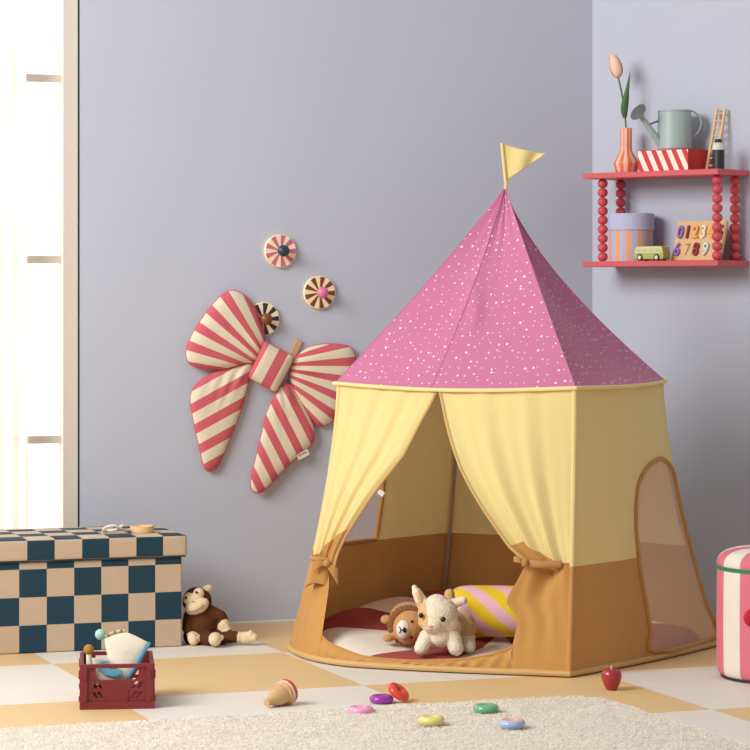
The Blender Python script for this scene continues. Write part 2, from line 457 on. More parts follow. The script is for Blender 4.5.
# ---- flag
mb = MB(); mb.add(tube([APEX+Vector((0, 0, -0.04)), at(506, 184, 7.98), at(503.5, 160, 7.98), at(502, 143, 7.98)], 0.0052, 10))
flagpole = mb.build('flag_sleeve', M['yellow'], tent, origin=TC)
fa, fbm, ft = at(502, 143.5, 7.98), at(506.5, 181, 7.98), at(545.5, 153.5, 7.96)
def flagf(u, v):
    p = fa.lerp(fbm, v).lerp(ft, u); p.y += 0.008*math.sin(u*9+v*2)*(0.3+u); p.z += -0.004*math.sin(u*PI)*(1-v); return p
mb = MB(); mb.add(grid(24, 14, flagf)); mb.build('flag', M['yellow'], tent, origin=TC, solid=0.002)

# ---- wall panels with an arched window
def poly_in(p, poly):
    x, y = p; c = False; n = len(poly)
    for i in range(n):
        x1, y1 = poly[i]; x2, y2 = poly[i-1]
        if (y1 > y) != (y2 > y) and x < (x2-x1)*(y-y1)/(y2-y1)+x1: c = not c
    return c
m, nt, b = new_mat('window_netting'); out = nt.nodes['Material Output']
tp = nt.nodes.new('ShaderNodeBsdfTransparent'); df = nt.nodes.new('ShaderNodeBsdfDiffuse'); df.inputs[0].default_value = lin((234, 204, 184))
mx = nt.nodes.new('ShaderNodeMixShader'); mx.inputs[0].default_value = 0.44
nt.links.new(tp.outputs[0], mx.inputs[1]); nt.links.new(df.outputs[0], mx.inputs[2]); nt.links.new(mx.outputs[0], out.inputs['Surface'])
M['mesh'] = m
def panel(side, hole, nu=90, nv1=70, nv2=56):
    vs = [VBAND*k/nv1 for k in range(nv1+1)]+[VBAND+(1-VBAND)*k/nv2 for k in range(1, nv2+1)]
    n = nu+1
    def wr(u, v):   # faint slack in the cloth
        return 0.004*math.sin(u*17+v*3)*math.sin(PI*u)+0.003*math.sin(u*60+v*9)*math.sin(PI*u)*max(0, v-0.85)/0.15
    nrm = (lambda a, b: Vector((b.y-a.y, a.x-b.x, 0)).normalized())(VB[side], VB[(side+1) % 4])
    verts = [tuple(S(side, i/nu, v)+nrm*wr(i/nu, v)) for v in vs for i in range(n)]
    ff, mi, hf = [], [], []
    for j in range(len(vs)-1):
        for i in range(nu):
            q = (j*n+i, j*n+i+1, (j+1)*n+i+1, (j+1)*n+i)
            if hole and poly_in(((i+0.5)/nu, (vs[j]+vs[j+1])/2), hole): hf.append(q)
            else: ff.append(q); mi.append(0 if j < nv1 else 1)
    mb = MB(); mb.add((verts, ff), mi); p = mb.build('wall_panel', cloth, tent, origin=TC, sharp=0)
    if hole:
        mb = MB(); mb.add((verts, hf)); mb.build('mesh_window', M['mesh'], tent, origin=TC, sharp=0)
        mb = MB(); mb.add(tube([S(side, u, v)+nrm*(wr(u, v)+0.002) for u, v in hole], 0.0072, 8, True)); mb.build('window_binding', M['tan'], tent, origin=TC)
    return p
wpx = [(655.5, 659), (651, 630), (644.6, 594), (640, 568), (637, 545), (635.2, 520), (636.6, 494), (640, 481), (645, 471), (651, 463), (658.4, 459), (664, 460), (669, 464.5), (673.5, 473), (677.5, 484), (682.5, 504), (688, 526), (696, 558), (703, 591)]
wuv = [inv(1, *p) for p in wpx]; wuv = [(min(u, 0.985), v) for u, v in wuv]+[(0.985, 0.86), (0.985, 0.975)]
wuv[0] = (wuv[0][0], 0.98)
hole1 = [(p.x, p.y) for p in smooth_poly([Vector((u, v, 0)) for u, v in wuv], 4)]
panel(1, hole1); panel(2, None, 40)
h3 = [(0.48, VBAND), (0.48, VBAND-0.20), (0.50, VBAND-0.30), (0.56, VBAND-0.37), (0.66, VBAND-0.40), (0.76, VBAND-0.37), (0.82, VBAND-0.30), (0.85, VBAND-0.18), (0.86, VBAND)]
h3 = [(u, v-0.004) for u, v in h3]; dense = []
for i, (u, v) in enumerate(h3):
    u2, v2 = h3[(i+1) % len(h3)]
    for k in range(5): dense.append((lerp(u, u2, k/5), lerp(v, v2, k/5)))
panel(3, dense)
# tent floor
mb = MB(); pts = [Bc(s, k/40)+Vector((0, 0, 0.006)) for s in range(4) for k in range(40)]
mb.add((pts+[TC+Vector((0, 0, 0.006))], [(i, (i+1) % 160, 160) for i in range(160)])); mb.build('tent_floor', M['tan'], tent, origin=TC)
# poles and the sewn sleeves round them
for s in range(4):
    inw = (TC-VB[s]).normalized()*0.012
    mb = MB(); mb.add(tube([S(s, 0, k/20)+inw for k in range(21)], 0.006, 8)); mb.build('pole', M['pole'], tent, origin=TC)
def two_tone(pts_fn, r, n, name):
    mb = MB(); vs = [VBAND*k/16 for k in range(17)]
    mb.add(tube([pts_fn(v) for v in vs], r, n), 0); vs = [VBAND+(1-VBAND)*k/12 for k in range(13)]
    mb.add(tube([pts_fn(v) for v in vs], r, n), 1); return mb.build(name, cloth, tent, origin=TC)
two_tone(lambda v: S(1, 0, v)+Vector((0.0, 0.004, 0)), 0.0085, 10, 'pole_sleeve')
two_tone(lambda v: S(0, 0, v)+Vector((0.006, 0.0, 0)), 0.008, 10, 'pole_sleeve')
two_tone(lambda v: S(2, 0, v)+Vector((-0.006, 0.0, 0)), 0.008, 10, 'pole_sleeve')
two_tone(lambda v: S(3, 0, v)+Vector((0.0, -0.004, 0)), 0.010, 10, 'pole_sleeve')

# ---- door curtains
def edge_uv(px): return [inv(0, *p) for p in px]
Lin = edge_uv([(437, 391.5), (422, 424), (407.7, 454.7), (390, 477), (374.7, 496.5), (360, 517), (346, 537), (337, 553), (333, 563), (332, 568)])
Rin = edge_uv([(440, 391.5), (449, 418), (457, 441), (467, 466), (479, 489), (490, 508), (502, 527), (514, 546), (524, 556), (532, 563), (535, 570)])
Lin[0] = (Lin[0][0], 0.0); Rin[0] = (Rin[0][0], 0.0)
vtieL, vtieR = Lin[-1][1], Rin[-1][1]
_vl = [inv(0, 318, y)[1] for y in (557, 553, 541, 523)]
vbL = lambda c: interp(c, [0, 0.35, 0.6, 1], _vl)
_vr = [inv(0, 540, y)[1] for y in (546, 541, 556, 565, 569)]
vbR = lambda c: interp(c, [0, 0.25, 0.45, 0.7, 1], _vr)
def curtain(left, edge, vb, vtie):
    ev = [p[1] for p in edge]; eu = [p[0] for p in edge]
    nc, r1, r2 = 84, 70, 22
    verts, mi, ff = [], [], []
    for j in range(r1+r2+1):
        for i in range(nc+1):
            c = i/nc
            v = vb(c)*j/r1 if j <= r1 else lerp(vb(c), max(vtie, vb(c)+0.004), (j-r1)/r2)
            ui = interp(v, ev, eu); u = c*ui if left else lerp(ui, 1.0, c)
            k = c if left else 1-c         # 0 at the pole, 1 at the opening
            t = min(v/vtie, 1)
            amp = (0.003+0.020*t**1.5*(1-0.45*t))*min(1, k*4)
            if left: fold = math.sin(k*2*PI*3.6+0.9*t)+0.45*math.sin(k*2*PI*7.3+2)
            else: fold = math.sin(k*2*PI*3.1+0.4+0.7*t)+0.45*math.sin(k*2*PI*6.1+1)
            bil = 0.030*math.sin(PI*min(t*1.0, 1))*math.sin(PI*min(k, 1)*0.6)
            verts.append(tuple(S(0, u, v)+NF*(amp*fold*0.6+bil)))
    n = nc+1
    for j in range(r1+r2):
        for i in range(nc):
            ff.append((j*n+i, j*n+i+1, (j+1)*n+i+1, (j+1)*n+i)); mi.append(0 if j < r1 else 1)
    mb = MB(); mb.add((verts, ff), mi); o = mb.build('door_curtain', cloth, tent, origin=TC, sharp=0)
    ecol = nc if left else 0
    mb = MB(); mb.add(tube([Vector(verts[j*n+ecol]) for j in range(r1+r2+1)], 0.0048, 6)); mb.build('edge_binding', M['tanpiping'], o, origin=TC)
    return o, verts, n
lcur, lv, ln = curtain(True, Lin, vbL, vtieL)
rcur, rv, rn = curtain(False, Rin, vbR, vtieR)
# white care tag on the curtain edge
p = at(381, 493, 7.66); mb = MB(); mb.add(box(0, 0, 0, 0.019, 0.001, 0.014), 0, Matrix.Translation(p-TC) @ Euler((0, 0.6, 0)).to_matrix().to_4x4())
mb.build('care_tag', M['white'], lcur, smooth=False)

# ---- cloth below the ties: stub, sill, folded flap
def strip(name, rows, nc, pole_left, edge, fold):
    ev = [p[1] for p in edge]; eu = [p[0] for p in edge]; n = nc+1; verts = []
    v0, v1 = ev[0], 1.0
    for j in range(rows+1):
        v = lerp(v0, v1, j/rows)
        for i in range(n):
            c = i/nc; ui = interp(v, ev, eu); u = c*ui if pole_left else lerp(ui, 1, c)
            k = c if pole_left else 1-c
            verts.append(tuple(S(0, u, v)+NF*fold(k, (v-v0)/(v1-v0))))
    ff = [(j*n+i, j*n+i+1, (j+1)*n+i+1, (j+1)*n+i) for j in range(rows) for i in range(nc)]
    mb = MB(); mb.add((verts, ff)); return mb.build(name, M['tan'], tent, origin=TC, sharp=0)
eL = edge_uv([(327, 576), (327, 588), (325, 605), (323, 622), (321, 638), (319, 650), (318, 662)])
strip('side_flap', 40, 30, True, eL, lambda k, t: 0.010*math.sin(k*11+1.0)*(1-t)*min(1, k*5)+0.005*math.sin(k*23+t*2)*min(1, k*4)*(1-t))
eR = edge_uv([(530, 562), (526, 570), (520, 581), (513, 591), (508.5, 599), (508.5, 604), (514, 611), (518, 619), (517, 628), (514, 640), (511.5, 650), (511, 675)])
def foldR(k, t):
    return (0.022*math.exp(-(t/0.35)**2)*math.sin(k*8+0.6)+0.006*math.sin(k*19+t*3)*(1-t))*min(1, k*3)
strip('side_flap', 60, 50, False, eR, foldR)
top = edge_uv([(319, 635), (325, 640), (333, 645), (346, 651), (362, 656), (380, 659), (400, 660.5), (420, 661), (450, 660), (470, 658.5), (490, 655), (503, 651), (513, 647)])
tv = [p[1] for p in top]; tu = [p[0] for p in top]
def sillf(a, b):
    u = lerp(tu[0], tu[-1], a); v0 = interp(u, tu, tv); v = lerp(v0, 1, b)
    rip = 0.0035*math.sin(u*150+b*3)*math.sin(PI*b)*(0.4+0.6*(a > 0.5))+0.003*math.sin(u*47-b*4)
    return S(0, u, v)+NF*(rip+0.006*math.sin(PI*b)-0.004)
mb = MB(); mb.add(grid(160, 10, sillf)); sill = mb.build('door_sill', M['tan'], tent, origin=TC, sharp=0)
mb = MB(); mb.add(tube([sillf(k/100, 0) for k in range(101)], 0.0035, 6)); mb.build('edge_binding', M['tan'], sill, origin=TC)
# door zip end on the far flap
p = S(0, *inv(0, 320, 625)); 
# ---- ties
pt = S(0, *inv(0, 322, 566)); ptn = pt+NF*0.012
def knot_blob(c, R, loops, name):
    mb = MB()
    for a, rr, rz in loops: mb.add(ball(c+Vector(a), rr, 18, Euler(rz).to_matrix()))
    return mb
yt = ptn.y
# left: gathered skirt under the tie
def skirt(u, v):
    a = u*2*PI; w = lerp(0.030, 0.043, v**0.7); d = lerp(0.020, 0.030, v)
    rp = 1+0.10*math.sin(a*5+1)*v
    cpx = lerp(322, 319.5, v); cpy = lerp(558, 585, v)+2.5*math.sin(a*2+2)*v
    c = at(cpx, cpy, yt); return c+Vector((math.cos(a)*w*rp, math.sin(a)*d*rp, 0))
mb = MB(); mb.add(grid(60, 16, skirt)); mb.build('gathered_skirt', M['tan'], tent, origin=TC, sharp=0, solid=0.002)
def band_loop(c, rx, ry, tilt=0.0):
    return [c+Vector((math.cos(2*PI*k/32)*rx, math.sin(2*PI*k/32)*ry, tilt*math.cos(2*PI*k/32))) for k in range(32)]
def ribbon(pts, wv, wd):   # flat ribbon: width vector per point
    v = []; P = [Vector(p) for p in pts]
    for p in P: v += [tuple(p-wv*wd), tuple(p+wv*wd)]
    return v, [(2*i, 2*i+1, 2*i+3, 2*i+2) for i in range(len(P)-1)]
tieL = MB(); loop = band_loop(at(322.5, 559, yt), 0.034, 0.026, -0.004)
tieL.add(ribbon(loop+[loop[0]], Vector((0, 0, 1)), 0.008))
kc = at(327, 563.5, yt-0.034)
tieL.add(ball(kc, (0.011, 0.010, 0.010), 16))
tieL.add(grid(10, 6, lambda u, v: kc+Vector((0.004+0.030*u+(v-0.5)*0.010*(1-u), -0.006*math.sin(u*3), -0.004-0.044*u*(1-0.35*v)+(v-0.5)*0.028*(0.3+u)))))
tieL.add(grid(10, 6, lambda u, v: kc+Vector((-0.004-0.034*u, -0.004*math.sin(u*3), 0.010*u-0.02*u*u+(v-0.5)*0.024*(0.3+u)))))
tieL.build('tie_band', M['tan'], tent, origin=TC, sharp=0, solid=0.003)
tieR = MB()
a0 = S(0, *inv(0, 533, 562))+NF*0.036; a1 = S(0, *inv(0, 548, 563.5))+NF*0.036; a2 = S(0, *inv(0, 565, 564))+NF*0.016
pts = smooth_poly([a0, a1, a2], 8, False); tieR.add(ribbon(pts, Vector((0, 0, 1)), 0.0105))
kc2 = a0+Vector((-0.004, -0.004, 0.002))
tieR.add(ball(kc2, (0.010, 0.010, 0.012), 16))
tieR.add(grid(10, 6, lambda u, v: kc2+Vector((-0.030*u, -0.008*math.sin(u*3.0), 0.020*u-0.020*u*u*v+(v-0.5)*0.030*(0.35+u*0.8)))))
tieR.build('tie_band', plain('dark_tan_cotton', (184, 136, 84), 0.9, FAB), tent, origin=TC, sharp=28, solid=0.003)

# ================================================================ PLAY MAT IN THE TENT
base = [Bc(s, k/60) for s in range(4) for k in range(60)]
MC = TC.copy()
NWED = 12; W0 = math.radians(-50)
def mat_ang(p): return math.atan2(p.x-MC.x, -(p.y-MC.y))     # 0 towards the viewer
def matz(p, rr):
    back = max(0.0, (p.y-7.80)*0.15, 0.22*(-(p.x-0.38)*0.6+(p.y-7.85)*0.8-0.10))
    puff = abs(math.sin((mat_ang(p)-W0)*NWED/2))
    body = 0.016+back*1.0+0.010*(puff**0.6)*min(1, rr*1.5)
    fall = 1-max(0, (rr-0.80)/0.20)**2.2
    return 0.010+body*fall**0.5 if fall > 0 else 0.010
verts, uvs = [], []; NR_ = 30; N = len(base)
for j in range(NR_+1):
    rr = j/NR_
    for k in range(N):
        q = MC+(base[k]-MC)*0.92*max(rr, 0.001); q.z = matz(q, rr)
        a = mat_ang(q); uvs.append(((a-W0)/(2*PI)*NWED/2+7, rr)); verts.append(tuple(q))
ff = [(j*N+k, (j+1)*N+k, (j+1)*N+(k+1) % N, j*N+(k+1) % N) for j in range(NR_) for k in range(N)]
m, nt, b = new_mat('red_and_cream_wedge_cotton'); b.inputs['Roughness'].default_value = 0.9
tc = nt.nodes.new('ShaderNodeTexCoord'); sp = nt.nodes.new('ShaderNodeSeparateXYZ'); nt.links.new(tc.outputs['Object'], sp.inputs[0])
ang = fmath(nt, 'ARCTAN2', sp.outputs[0], fmath(nt, 'MULTIPLY', sp.outputs[1], -1.0))
fr = fmath(nt, 'FRACT', fmath(nt, 'MULTIPLY', fmath(nt, 'ADD', ang, -W0+4*PI), NWED/(4*PI)))
gg = fmath(nt, 'GREATER_THAN', fr, 0.5)
c = mixcol(nt, gg, (158, 66, 64), (238, 228, 216)); vary(nt, b, c, 20, 0.04); add_bump(nt, b, 60, 0.5, 0.004)
mb = MB(); mb.add((verts, ff)); o = mb.build('play_mat', m, None, origin=MC, sharp=0); o.location = MC
tag(o, 'round padded play mat with red and cream wedges lying inside the tent', 'play mat')
def mat_top(x, y): 
    p = Vector((x, y, 0)); return 0.01+0.016+0.010

# ---- striped bolster pillow
P0, P1 = at(478, 622, 7.86), at(520, 623, 7.80)
m = striped('yellow_and_pink_stripe_cotton', (236, 204, 40), (238, 190, 206), 0.5, 0.85, FAB)
def bol(u, v):
    a = 2*PI*v; s = u
    e = 1-(abs(2*u-1))**6; e = max(e, 0)**0.5
    r = 0.077*(0.45+0.55*e) if 0 < u < 1 else 0.0001
    ax = Vector((0.99, -0.12, -0.02)).normalized(); b1 = Vector((0.12, 0.99, 0)).normalized(); b2 = ax.cross(b1)
    c = at(494, 618, 7.86)+ax*(u-0.5)*0.27
    c.z = 0.050+0.078
    return c+b1*math.cos(a)*r*1.0+b2*math.sin(a)*r*0.98
vv, ff = grid(40, 40, bol); uv = [((0.27*(i/40-0.5)*10.0-((j/40*2*PI))*5.0/(2*PI)+10), j/40) for j in range(41) for i in range(41)]
mb = MB(); mb.add((vv, ff), 0, None, uv); pc = Vector((0.345, 7.87, 0.07)); o = mb.build('bolster_cushion', m, None, origin=pc, uvon=True, sharp=0); o.location = pc
tag(o, 'yellow and pink diagonally striped cushion lying in the tent beside the goat', 'cushion')

# ---- lion
lo = at(408, 648, 7.72); lo.z = mat_top(lo.x, lo.y)-0.01
lion = thing('plush_lion', 'golden plush lion with brown mane lying on its side behind the goat', 'plush toy', lo)
Yl = 7.745
hd = at(410, 627.5, Yl)
blob('body', [ball(hd, (0.050, 0.042, 0.050)), ball(at(408, 617, Yl+0.13), (0.055, 0.065, 0.045)), capsule(hd+Vector((0.0, 0.03, 0)), at(408, 617, Yl+0.13), 0.03, 0.045),
     ball(at(386.5, 619.5, Yl+0.02), (0.018, 0.014, 0.014)), capsule(at(390, 621, Yl+0.03), hd, 0.014, 0.012), ball(at(388, 638, Yl+0.0), (0.016, 0.014, 0.012)), capsule(at(390, 638, Yl+0.01), hd, 0.012, 0.012)],
     [M['lion']], lion, lo, 0.003, 4, noise=0.0006)
mb = MB()
mc = hd+Vector((-0.006, 0.006, 0.004))
for k in range(26):      # mane: a ring of overlapping soft locks, open where the chin is
    a = 2*PI*k/26; d = Vector((math.cos(a), 0.18, math.sin(a))).normalized()
    mb.add(ball(mc+d*0.048, (0.015, 0.011, 0.009), 10, Euler((0, -a, 0)).to_matrix()))
mb.add(torus(0.047, 0.012, 40, 10), 0, Matrix.Translation(mc+Vector((0, 0.010, 0))) @ Euler((PI/2, 0, 0)).to_matrix().to_4x4())
mb.build('mane', M['mane'], lion, origin=lo)
mz = at(403.5, 629.5, Yl-0.034)
mb = MB(); mb.add(ball(mz, (0.021, 0.015, 0.028), 20)); muz = mb.build('muzzle', M['whiteplush'], lion, origin=lo)
mb = MB(); mb.add(ball(at(404.5, 630, Yl-0.050), (0.006, 0.004, 0.008), 14)); mb.build('nose', M['black'], lion, origin=lo)
mb = MB(); mp = at(400.5, 630, Yl-0.0495); mb.add(tube([mp+Vector((0.008, 0, 0)), mp], 0.0012, 6)); mb.add(tube([mp+Vector((-0.005, 0.003, 0.009)), mp+Vector((-0.001, 0, 0.005)), mp, mp+Vector((-0.001, 0, -0.005)), mp+Vector((-0.005, 0.003, -0.009))], 0.0012, 6))
mb.build('mouth', M['black'], lion, origin=lo)
for ex, ey in ((412, 621.5), (411, 637.5)):
    mb = MB(); mb.add(ball(at(ex, ey, Yl-0.037), 0.0042, 12)); mb.build('eye', M['black'], lion, origin=lo)

# ---- goat kid
go = at(443, 652, 7.60); go.z = mat_top(go.x, go.y)-0.004
goat = thing('plush_goat', 'cream plush goat kid with fawn patch standing at the tent door', 'plush toy', go)
Yg = 7.585
hg = at(438, 614.5, Yg)
def gcol(c):
    x, y = pxof(c); Yd = c.y-Yg
    if Yd > 0.045 and not (y > 636 and Yd < 0.07): return 1
    if x < 428-0.16*(618-y) and y > 602 and y < 627 and Yd < 0.05 and x > 412 and x < 428: return 1
    return 0
ear1 = [capsule(at(423, 604, Yg+0.012), at(416.5, 592, Yg+0.010), 0.019, 0.013), capsule(at(416.5, 593, Yg+0.010), at(414.5, 587.5, Yg+0.010), 0.013, 0.008)]
ear2 = [capsule(at(452, 604, Yg+0.012), at(463, 600.5, Yg+0.008), 0.014, 0.0125)]
blob('body', [ball(hg, (0.058, 0.052, 0.052), 24), ball(at(427, 621, Yg-0.01), (0.026, 0.026, 0.024), 16), ball(at(449, 622, Yg-0.01), (0.028, 0.028, 0.026), 16), ball(at(433, 624, Yg-0.024), (0.034, 0.032, 0.027), 20), ball(at(437, 606, Yg), (0.036, 0.036, 0.034), 20),
     capsule(at(440, 628, Yg+0.03), at(457, 627, Yg+0.13), 0.048, 0.047), ball(at(460, 627, Yg+0.13), (0.048, 0.052, 0.048), 20), ball(at(440, 636, Yg+0.0), (0.038, 0.036, 0.034), 20),
     capsule(at(427, 637, Yg-0.004), at(421.5, 648.0, Yg-0.018), 0.023, 0.021), capsule(at(452, 636, Yg-0.004), at(456, 648.0, Yg-0.018), 0.025, 0.022),
     ball(at(469, 646, Yg+0.03), (0.019, 0.026, 0.019), 16), capsule(at(466, 634, Yg+0.09), at(469, 646, Yg+0.04), 0.026, 0.018),
     capsule(at(452, 612, Yg+0.15), at(449.5, 594, Yg+0.155), 0.014, 0.015)]+ear1+ear2,
     [M['goat'], M['goattan']], goat, go, 0.0024, 3, gcol, noise=0.0013)
mb = MB(); mb.add(ball(at(419.5, 597, Yg-0.004), (0.008, 0.006, 0.019), 14, Euler((0, -0.38, 0)).to_matrix())); mb.build('inner_ear', M['goattan'], goat, origin=go)
for ex, ey, yy in ((421, 615.5, -0.040), (443, 619.5, -0.052)):
    mb = MB(); mb.add(ball(at(ex, ey, Yg+yy), (0.0072, 0.006, 0.0078), 14)); mb.build('eye', M['black'], goat, origin=go)
mb = MB(); mb.add(ball(at(431, 626.5, Yg-0.053), (0.0075, 0.005, 0.0042), 14)); mb.build('nose', M['pinknose'], goat, origin=go)
mp = at(430.5, 630, Yg-0.0525); mb = MB(); mb.add(tube([mp+Vector((-0.010, 0.004, 0.002)), mp+Vector((-0.004, 0, -0.001)), mp+Vector((0, 0, 0.002)), mp+Vector((0.004, 0, -0.001)), mp+Vector((0.010, 0.004, 0.002))], 0.0011, 6)); mb.build('mouth', M['pinknose'], goat, origin=go)

# ================================================================ BENCH
BR = Vector((-0.5852, 8.030, 0)); BL = Vector((-WB.x, -WB.y, 0))
CELL = 0.0832; LEN, DEP, HB = 0.832, 0.352, 0.270
M['check'] = checked('teal_and_beige_check_cloth', (194, 172, 147), (18, 56, 74), 0.85, (500, 0.25, 0.001), 'UV', 0.03)
bench = thing('storage_bench', 'teal and beige checked storage bench with padded lid under the window', 'storage bench', BR, YAW)
def bench_uv(y0, topv):    # local x runs to the corner (0 .. -LEN), y into the wall
    def fn(c, n):
        if abs(n.z) > 0.7: return (-c.x/CELL+0.001, topv+(c.y-y0)/CELL)
        if abs(n.x) > 0.7: return (1+(c.y-y0)/CELL, c.z/CELL+0.001)
        return (-c.x/CELL+0.001, c.z/0.0833+0.001)
    return fn
mb = MB(); mb.add(box(-LEN/2, DEP/2, 0.001+HB/2, LEN, DEP, HB)); mb.build('body', M['check'], bench, smooth=False, bevel=0.004, faceuv=bench_uv(0, 0))
def lid_uv(c, n):
    x = -(c.x-0.022)/CELL
    if abs(n.z) > 0.7: return (x+0.001, 1+(c.y+0.010)/CELL)
    if abs(n.x) > 0.7: return (1+(c.y+0.010)/CELL, 0.5)
    return (x+0.001, 0.5)
mb = MB()      # padded lid, softly crowned
def rbox(x0, x1, y0, y1, z0, z1, nx, ny, nz, crown):
    v, f, uv = [], [], []
    faces = []
    def add(fn, a, b, m1, m2, n):
        s = len(v)
        for j in range(m2+1):
            for i in range(m1+1):
                p = fn(i/m1, j/m2); v.append(p)
        for j in range(m2):
            for i in range(m1): f.append((s+j*(m1+1)+i, s+j*(m1+1)+i+1, s+(j+1)*(m1+1)+i+1, s+(j+1)*(m1+1)+i))
    cz = lambda x, y: z1+crown*(1-(2*(x-x0)/(x1-x0)-1)**6)*(1-(2*(y-y0)/(y1-y0)-1)**4)
    add(lambda a, b: (lerp(x0, x1, a), lerp(y0, y1, b), cz(lerp(x0, x1, a), lerp(y0, y1, b))), 0, 0, nx, ny, 0)
    add(lambda a, b: (lerp(x1, x0, a), lerp(y0, y1, b), z0), 0, 0, nx, ny, 0)
    add(lambda a, b: (lerp(x0, x1, a), y0, lerp(z0, z1, b)), 0, 0, nx, nz, 0)
    add(lambda a, b: (lerp(x1, x0, a), y1, lerp(z0, z1, b)), 0, 0, nx, nz, 0)
    add(lambda a, b: (x1, lerp(y0, y1, a), lerp(z0, z1, b)), 0, 0, ny, nz, 0)
    add(lambda a, b: (x0, lerp(y1, y0, a), lerp(z0, z1, b)), 0, 0, ny, nz, 0)
    return v, f
mb.add(rbox(-LEN-0.012, 0.014, -0.010, DEP+0.01, 0.2745, 0.338, 40, 18, 3, 0.003))
o = mb.build('lid', M['check'], bench, smooth=False, faceuv=lid_uv)
bm = bmesh.new(); bm.from_mesh(o.data); bmesh.ops.remove_doubles(bm, verts=bm.verts, dist=1e-5); bm.to_mesh(o.data); bm.free()
o.data.polygons.foreach_set('use_smooth', [True]*len(o.data.polygons))
md = o.modifiers.new('bevel', 'BEVEL'); md.width = 0.008; md.segments = 4; md.limit_method = 'ANGLE'; md.angle_limit = math.radians(50)
lid = o
mb = MB()
mb.add(tube([(-LEN, -0.006, 0.2735), (0.010, -0.006, 0.2735), (0.010, DEP+0.006, 0.2735)], 0.0018, 6)); mb.build('piping', M['navy'], lid)
# ring and cord on the lid
def bpt(x, y, z): return BR+WB*x-NB*y+Vector((0, 0, z))
zl = 0.3412
rc = bpt(-0.098, 0.10, zl)
tt = MB(); tt.add(lathe([(0.030, 0.0), (0.036, 0.0), (0.0365, 0.002), (0.0365, 0.017), (0.036, 0.019), (0.031, 0.019), (0.030, 0.017), (0.030, 0.0)], 40, False)); tt.add(lathe([(0.0302, 0.006), (0.0302, 0.009)], 40))
o = tt.build('wooden_ring', M['wood'], None); o.location = rc; tag(o, 'shallow round pale wooden ring lying on the checked bench lid', 'toy')
cp = [bpt(x, y, zl+z) for x, y, z in ((-0.136, 0.10, 0.006), (-0.152, 0.09, 0.008), (-0.170, 0.075, 0.012), (-0.192, 0.07, 0.024), (-0.214, 0.08, 0.020), (-0.220, 0.10, 0.007), (-0.205, 0.115, 0.006), (-0.184, 0.10, 0.008), (-0.170, 0.085, 0.018), (-0.163, 0.075, 0.026))]
mb = MB(); mb.add(tube(smooth_poly(cp, 6, False), 0.0046, 8)); cordo = bpt(-0.18, 0.09, zl)
o = mb.build('looped_cord', M['cream'], None, origin=cordo); o.location = cordo; tag(o, 'loop of cream cord lying on the checked bench lid', 'cord')

# ================================================================ MONKEY
mo = gp(202, 644)
monk = thing('plush_monkey', 'brown plush monkey with beige face sitting slumped against the checked bench', 'plush toy', mo)
Ym = 8.10
hm = at(197, 601, Ym)
handL, handR, footL, footR = at(192.5, 640.5, Ym-0.05), at(225, 626.5, Ym-0.02), at(215, 639.5, Ym-0.10), at(248, 640, Ym-0.05)
footL.z = 0.026; footR.z = 0.024; handL.z = 0.020
bd = at(202, 627, Ym)
tips = [(handL, 0.019), (handR, 0.019), (footL, 0.023), (footR, 0.030)]
def mcol(c):
    for p, r in tips:
        if (c-p).length < r*1.2: return 1
    return 0
ex = [capsule(handL+Vector((0, 0, 0.004)), handL+Vector((0.003, -0.004, -0.004)), 0.016, 0.015), capsule(handL+Vector((0.008, 0, 0.004)), handL+Vector((0.016, -0.003, 0.002)), 0.008, 0.007),
      capsule(handR+Vector((-0.006, 0, 0.006)), handR+Vector((0.006, -0.004, -0.010)), 0.016, 0.014), capsule(handR+Vector((-0.008, -0.004, 0.0)), handR+Vector((-0.014, -0.008, -0.008)), 0.008, 0.007),
      ball(footL, (0.020, 0.026, 0.021)), ball(footL+Vector((0.016, 0.004, 0.004)), (0.011, 0.011, 0.009)),
      capsule(footR+Vector((-0.008, 0, 0)), footR+Vector((0.018, -0.006, 0.001)), 0.019, 0.014), ball(footR+Vector((0.008, -0.008, 0.012)), (0.010, 0.010, 0.012))]
blob('body', [ball(bd, (0.052, 0.046, 0.058), 24), ball(at(200, 636, Ym), (0.052, 0.050, 0.036), 20), ball(hm, (0.045, 0.042, 0.043), 24), capsule(at(199, 610, Ym), bd, 0.030, 0.045),
     capsule(at(190, 616, Ym-0.005), at(187.5, 628, Ym-0.03), 0.020, 0.017), capsule(at(187.5, 628, Ym-0.03), handL+Vector((0, 0.01, 0.01)), 0.017, 0.015),
     capsule(at(209, 611, Ym-0.005), at(221, 616, Ym-0.01), 0.020, 0.017), capsule(at(221, 616, Ym-0.01), handR+Vector((0, 0.01, 0.01)), 0.017, 0.014),
     capsule(at(203, 639, Ym-0.02), footL+Vector((0, 0.02, 0)), 0.026, 0.017), capsule(at(215, 637, Ym-0.01), footR+Vector((-0.03, 0.0, 0.002)), 0.024, 0.017)]+ex,
     [M['monkey'], M['monkeycream']], monk, mo, 0.0028, 3, mcol, noise=0.0007)
mb = MB()   # face: eye mask and muzzle
rot = Euler((0, 0.28, 0)).to_matrix()
fm = [ball(at(198.5, 594, Ym-0.026), (0.018, 0.017, 0.020), 18, rot), ball(at(188.5, 598.5, Ym-0.026), (0.017, 0.017, 0.019), 18, rot), ball(at(194, 599, Ym-0.028), (0.018, 0.017, 0.018), 18, rot), ball(at(197, 606, Ym-0.027), (0.039, 0.024, 0.025), 22, Euler((0, -0.42, 0)).to_matrix())]
blob('face', fm, [M['monkeycream']], monk, mo, 0.0025, 5, noise=0.0004)
for ex_, ey_ in ((196.5, 592.3), (186, 597.8)):
    mb = MB(); mb.add(ball(at(ex_, ey_, Ym-0.0440), 0.0040, 12)); mb.build('eye', M['black'], monk, origin=mo)
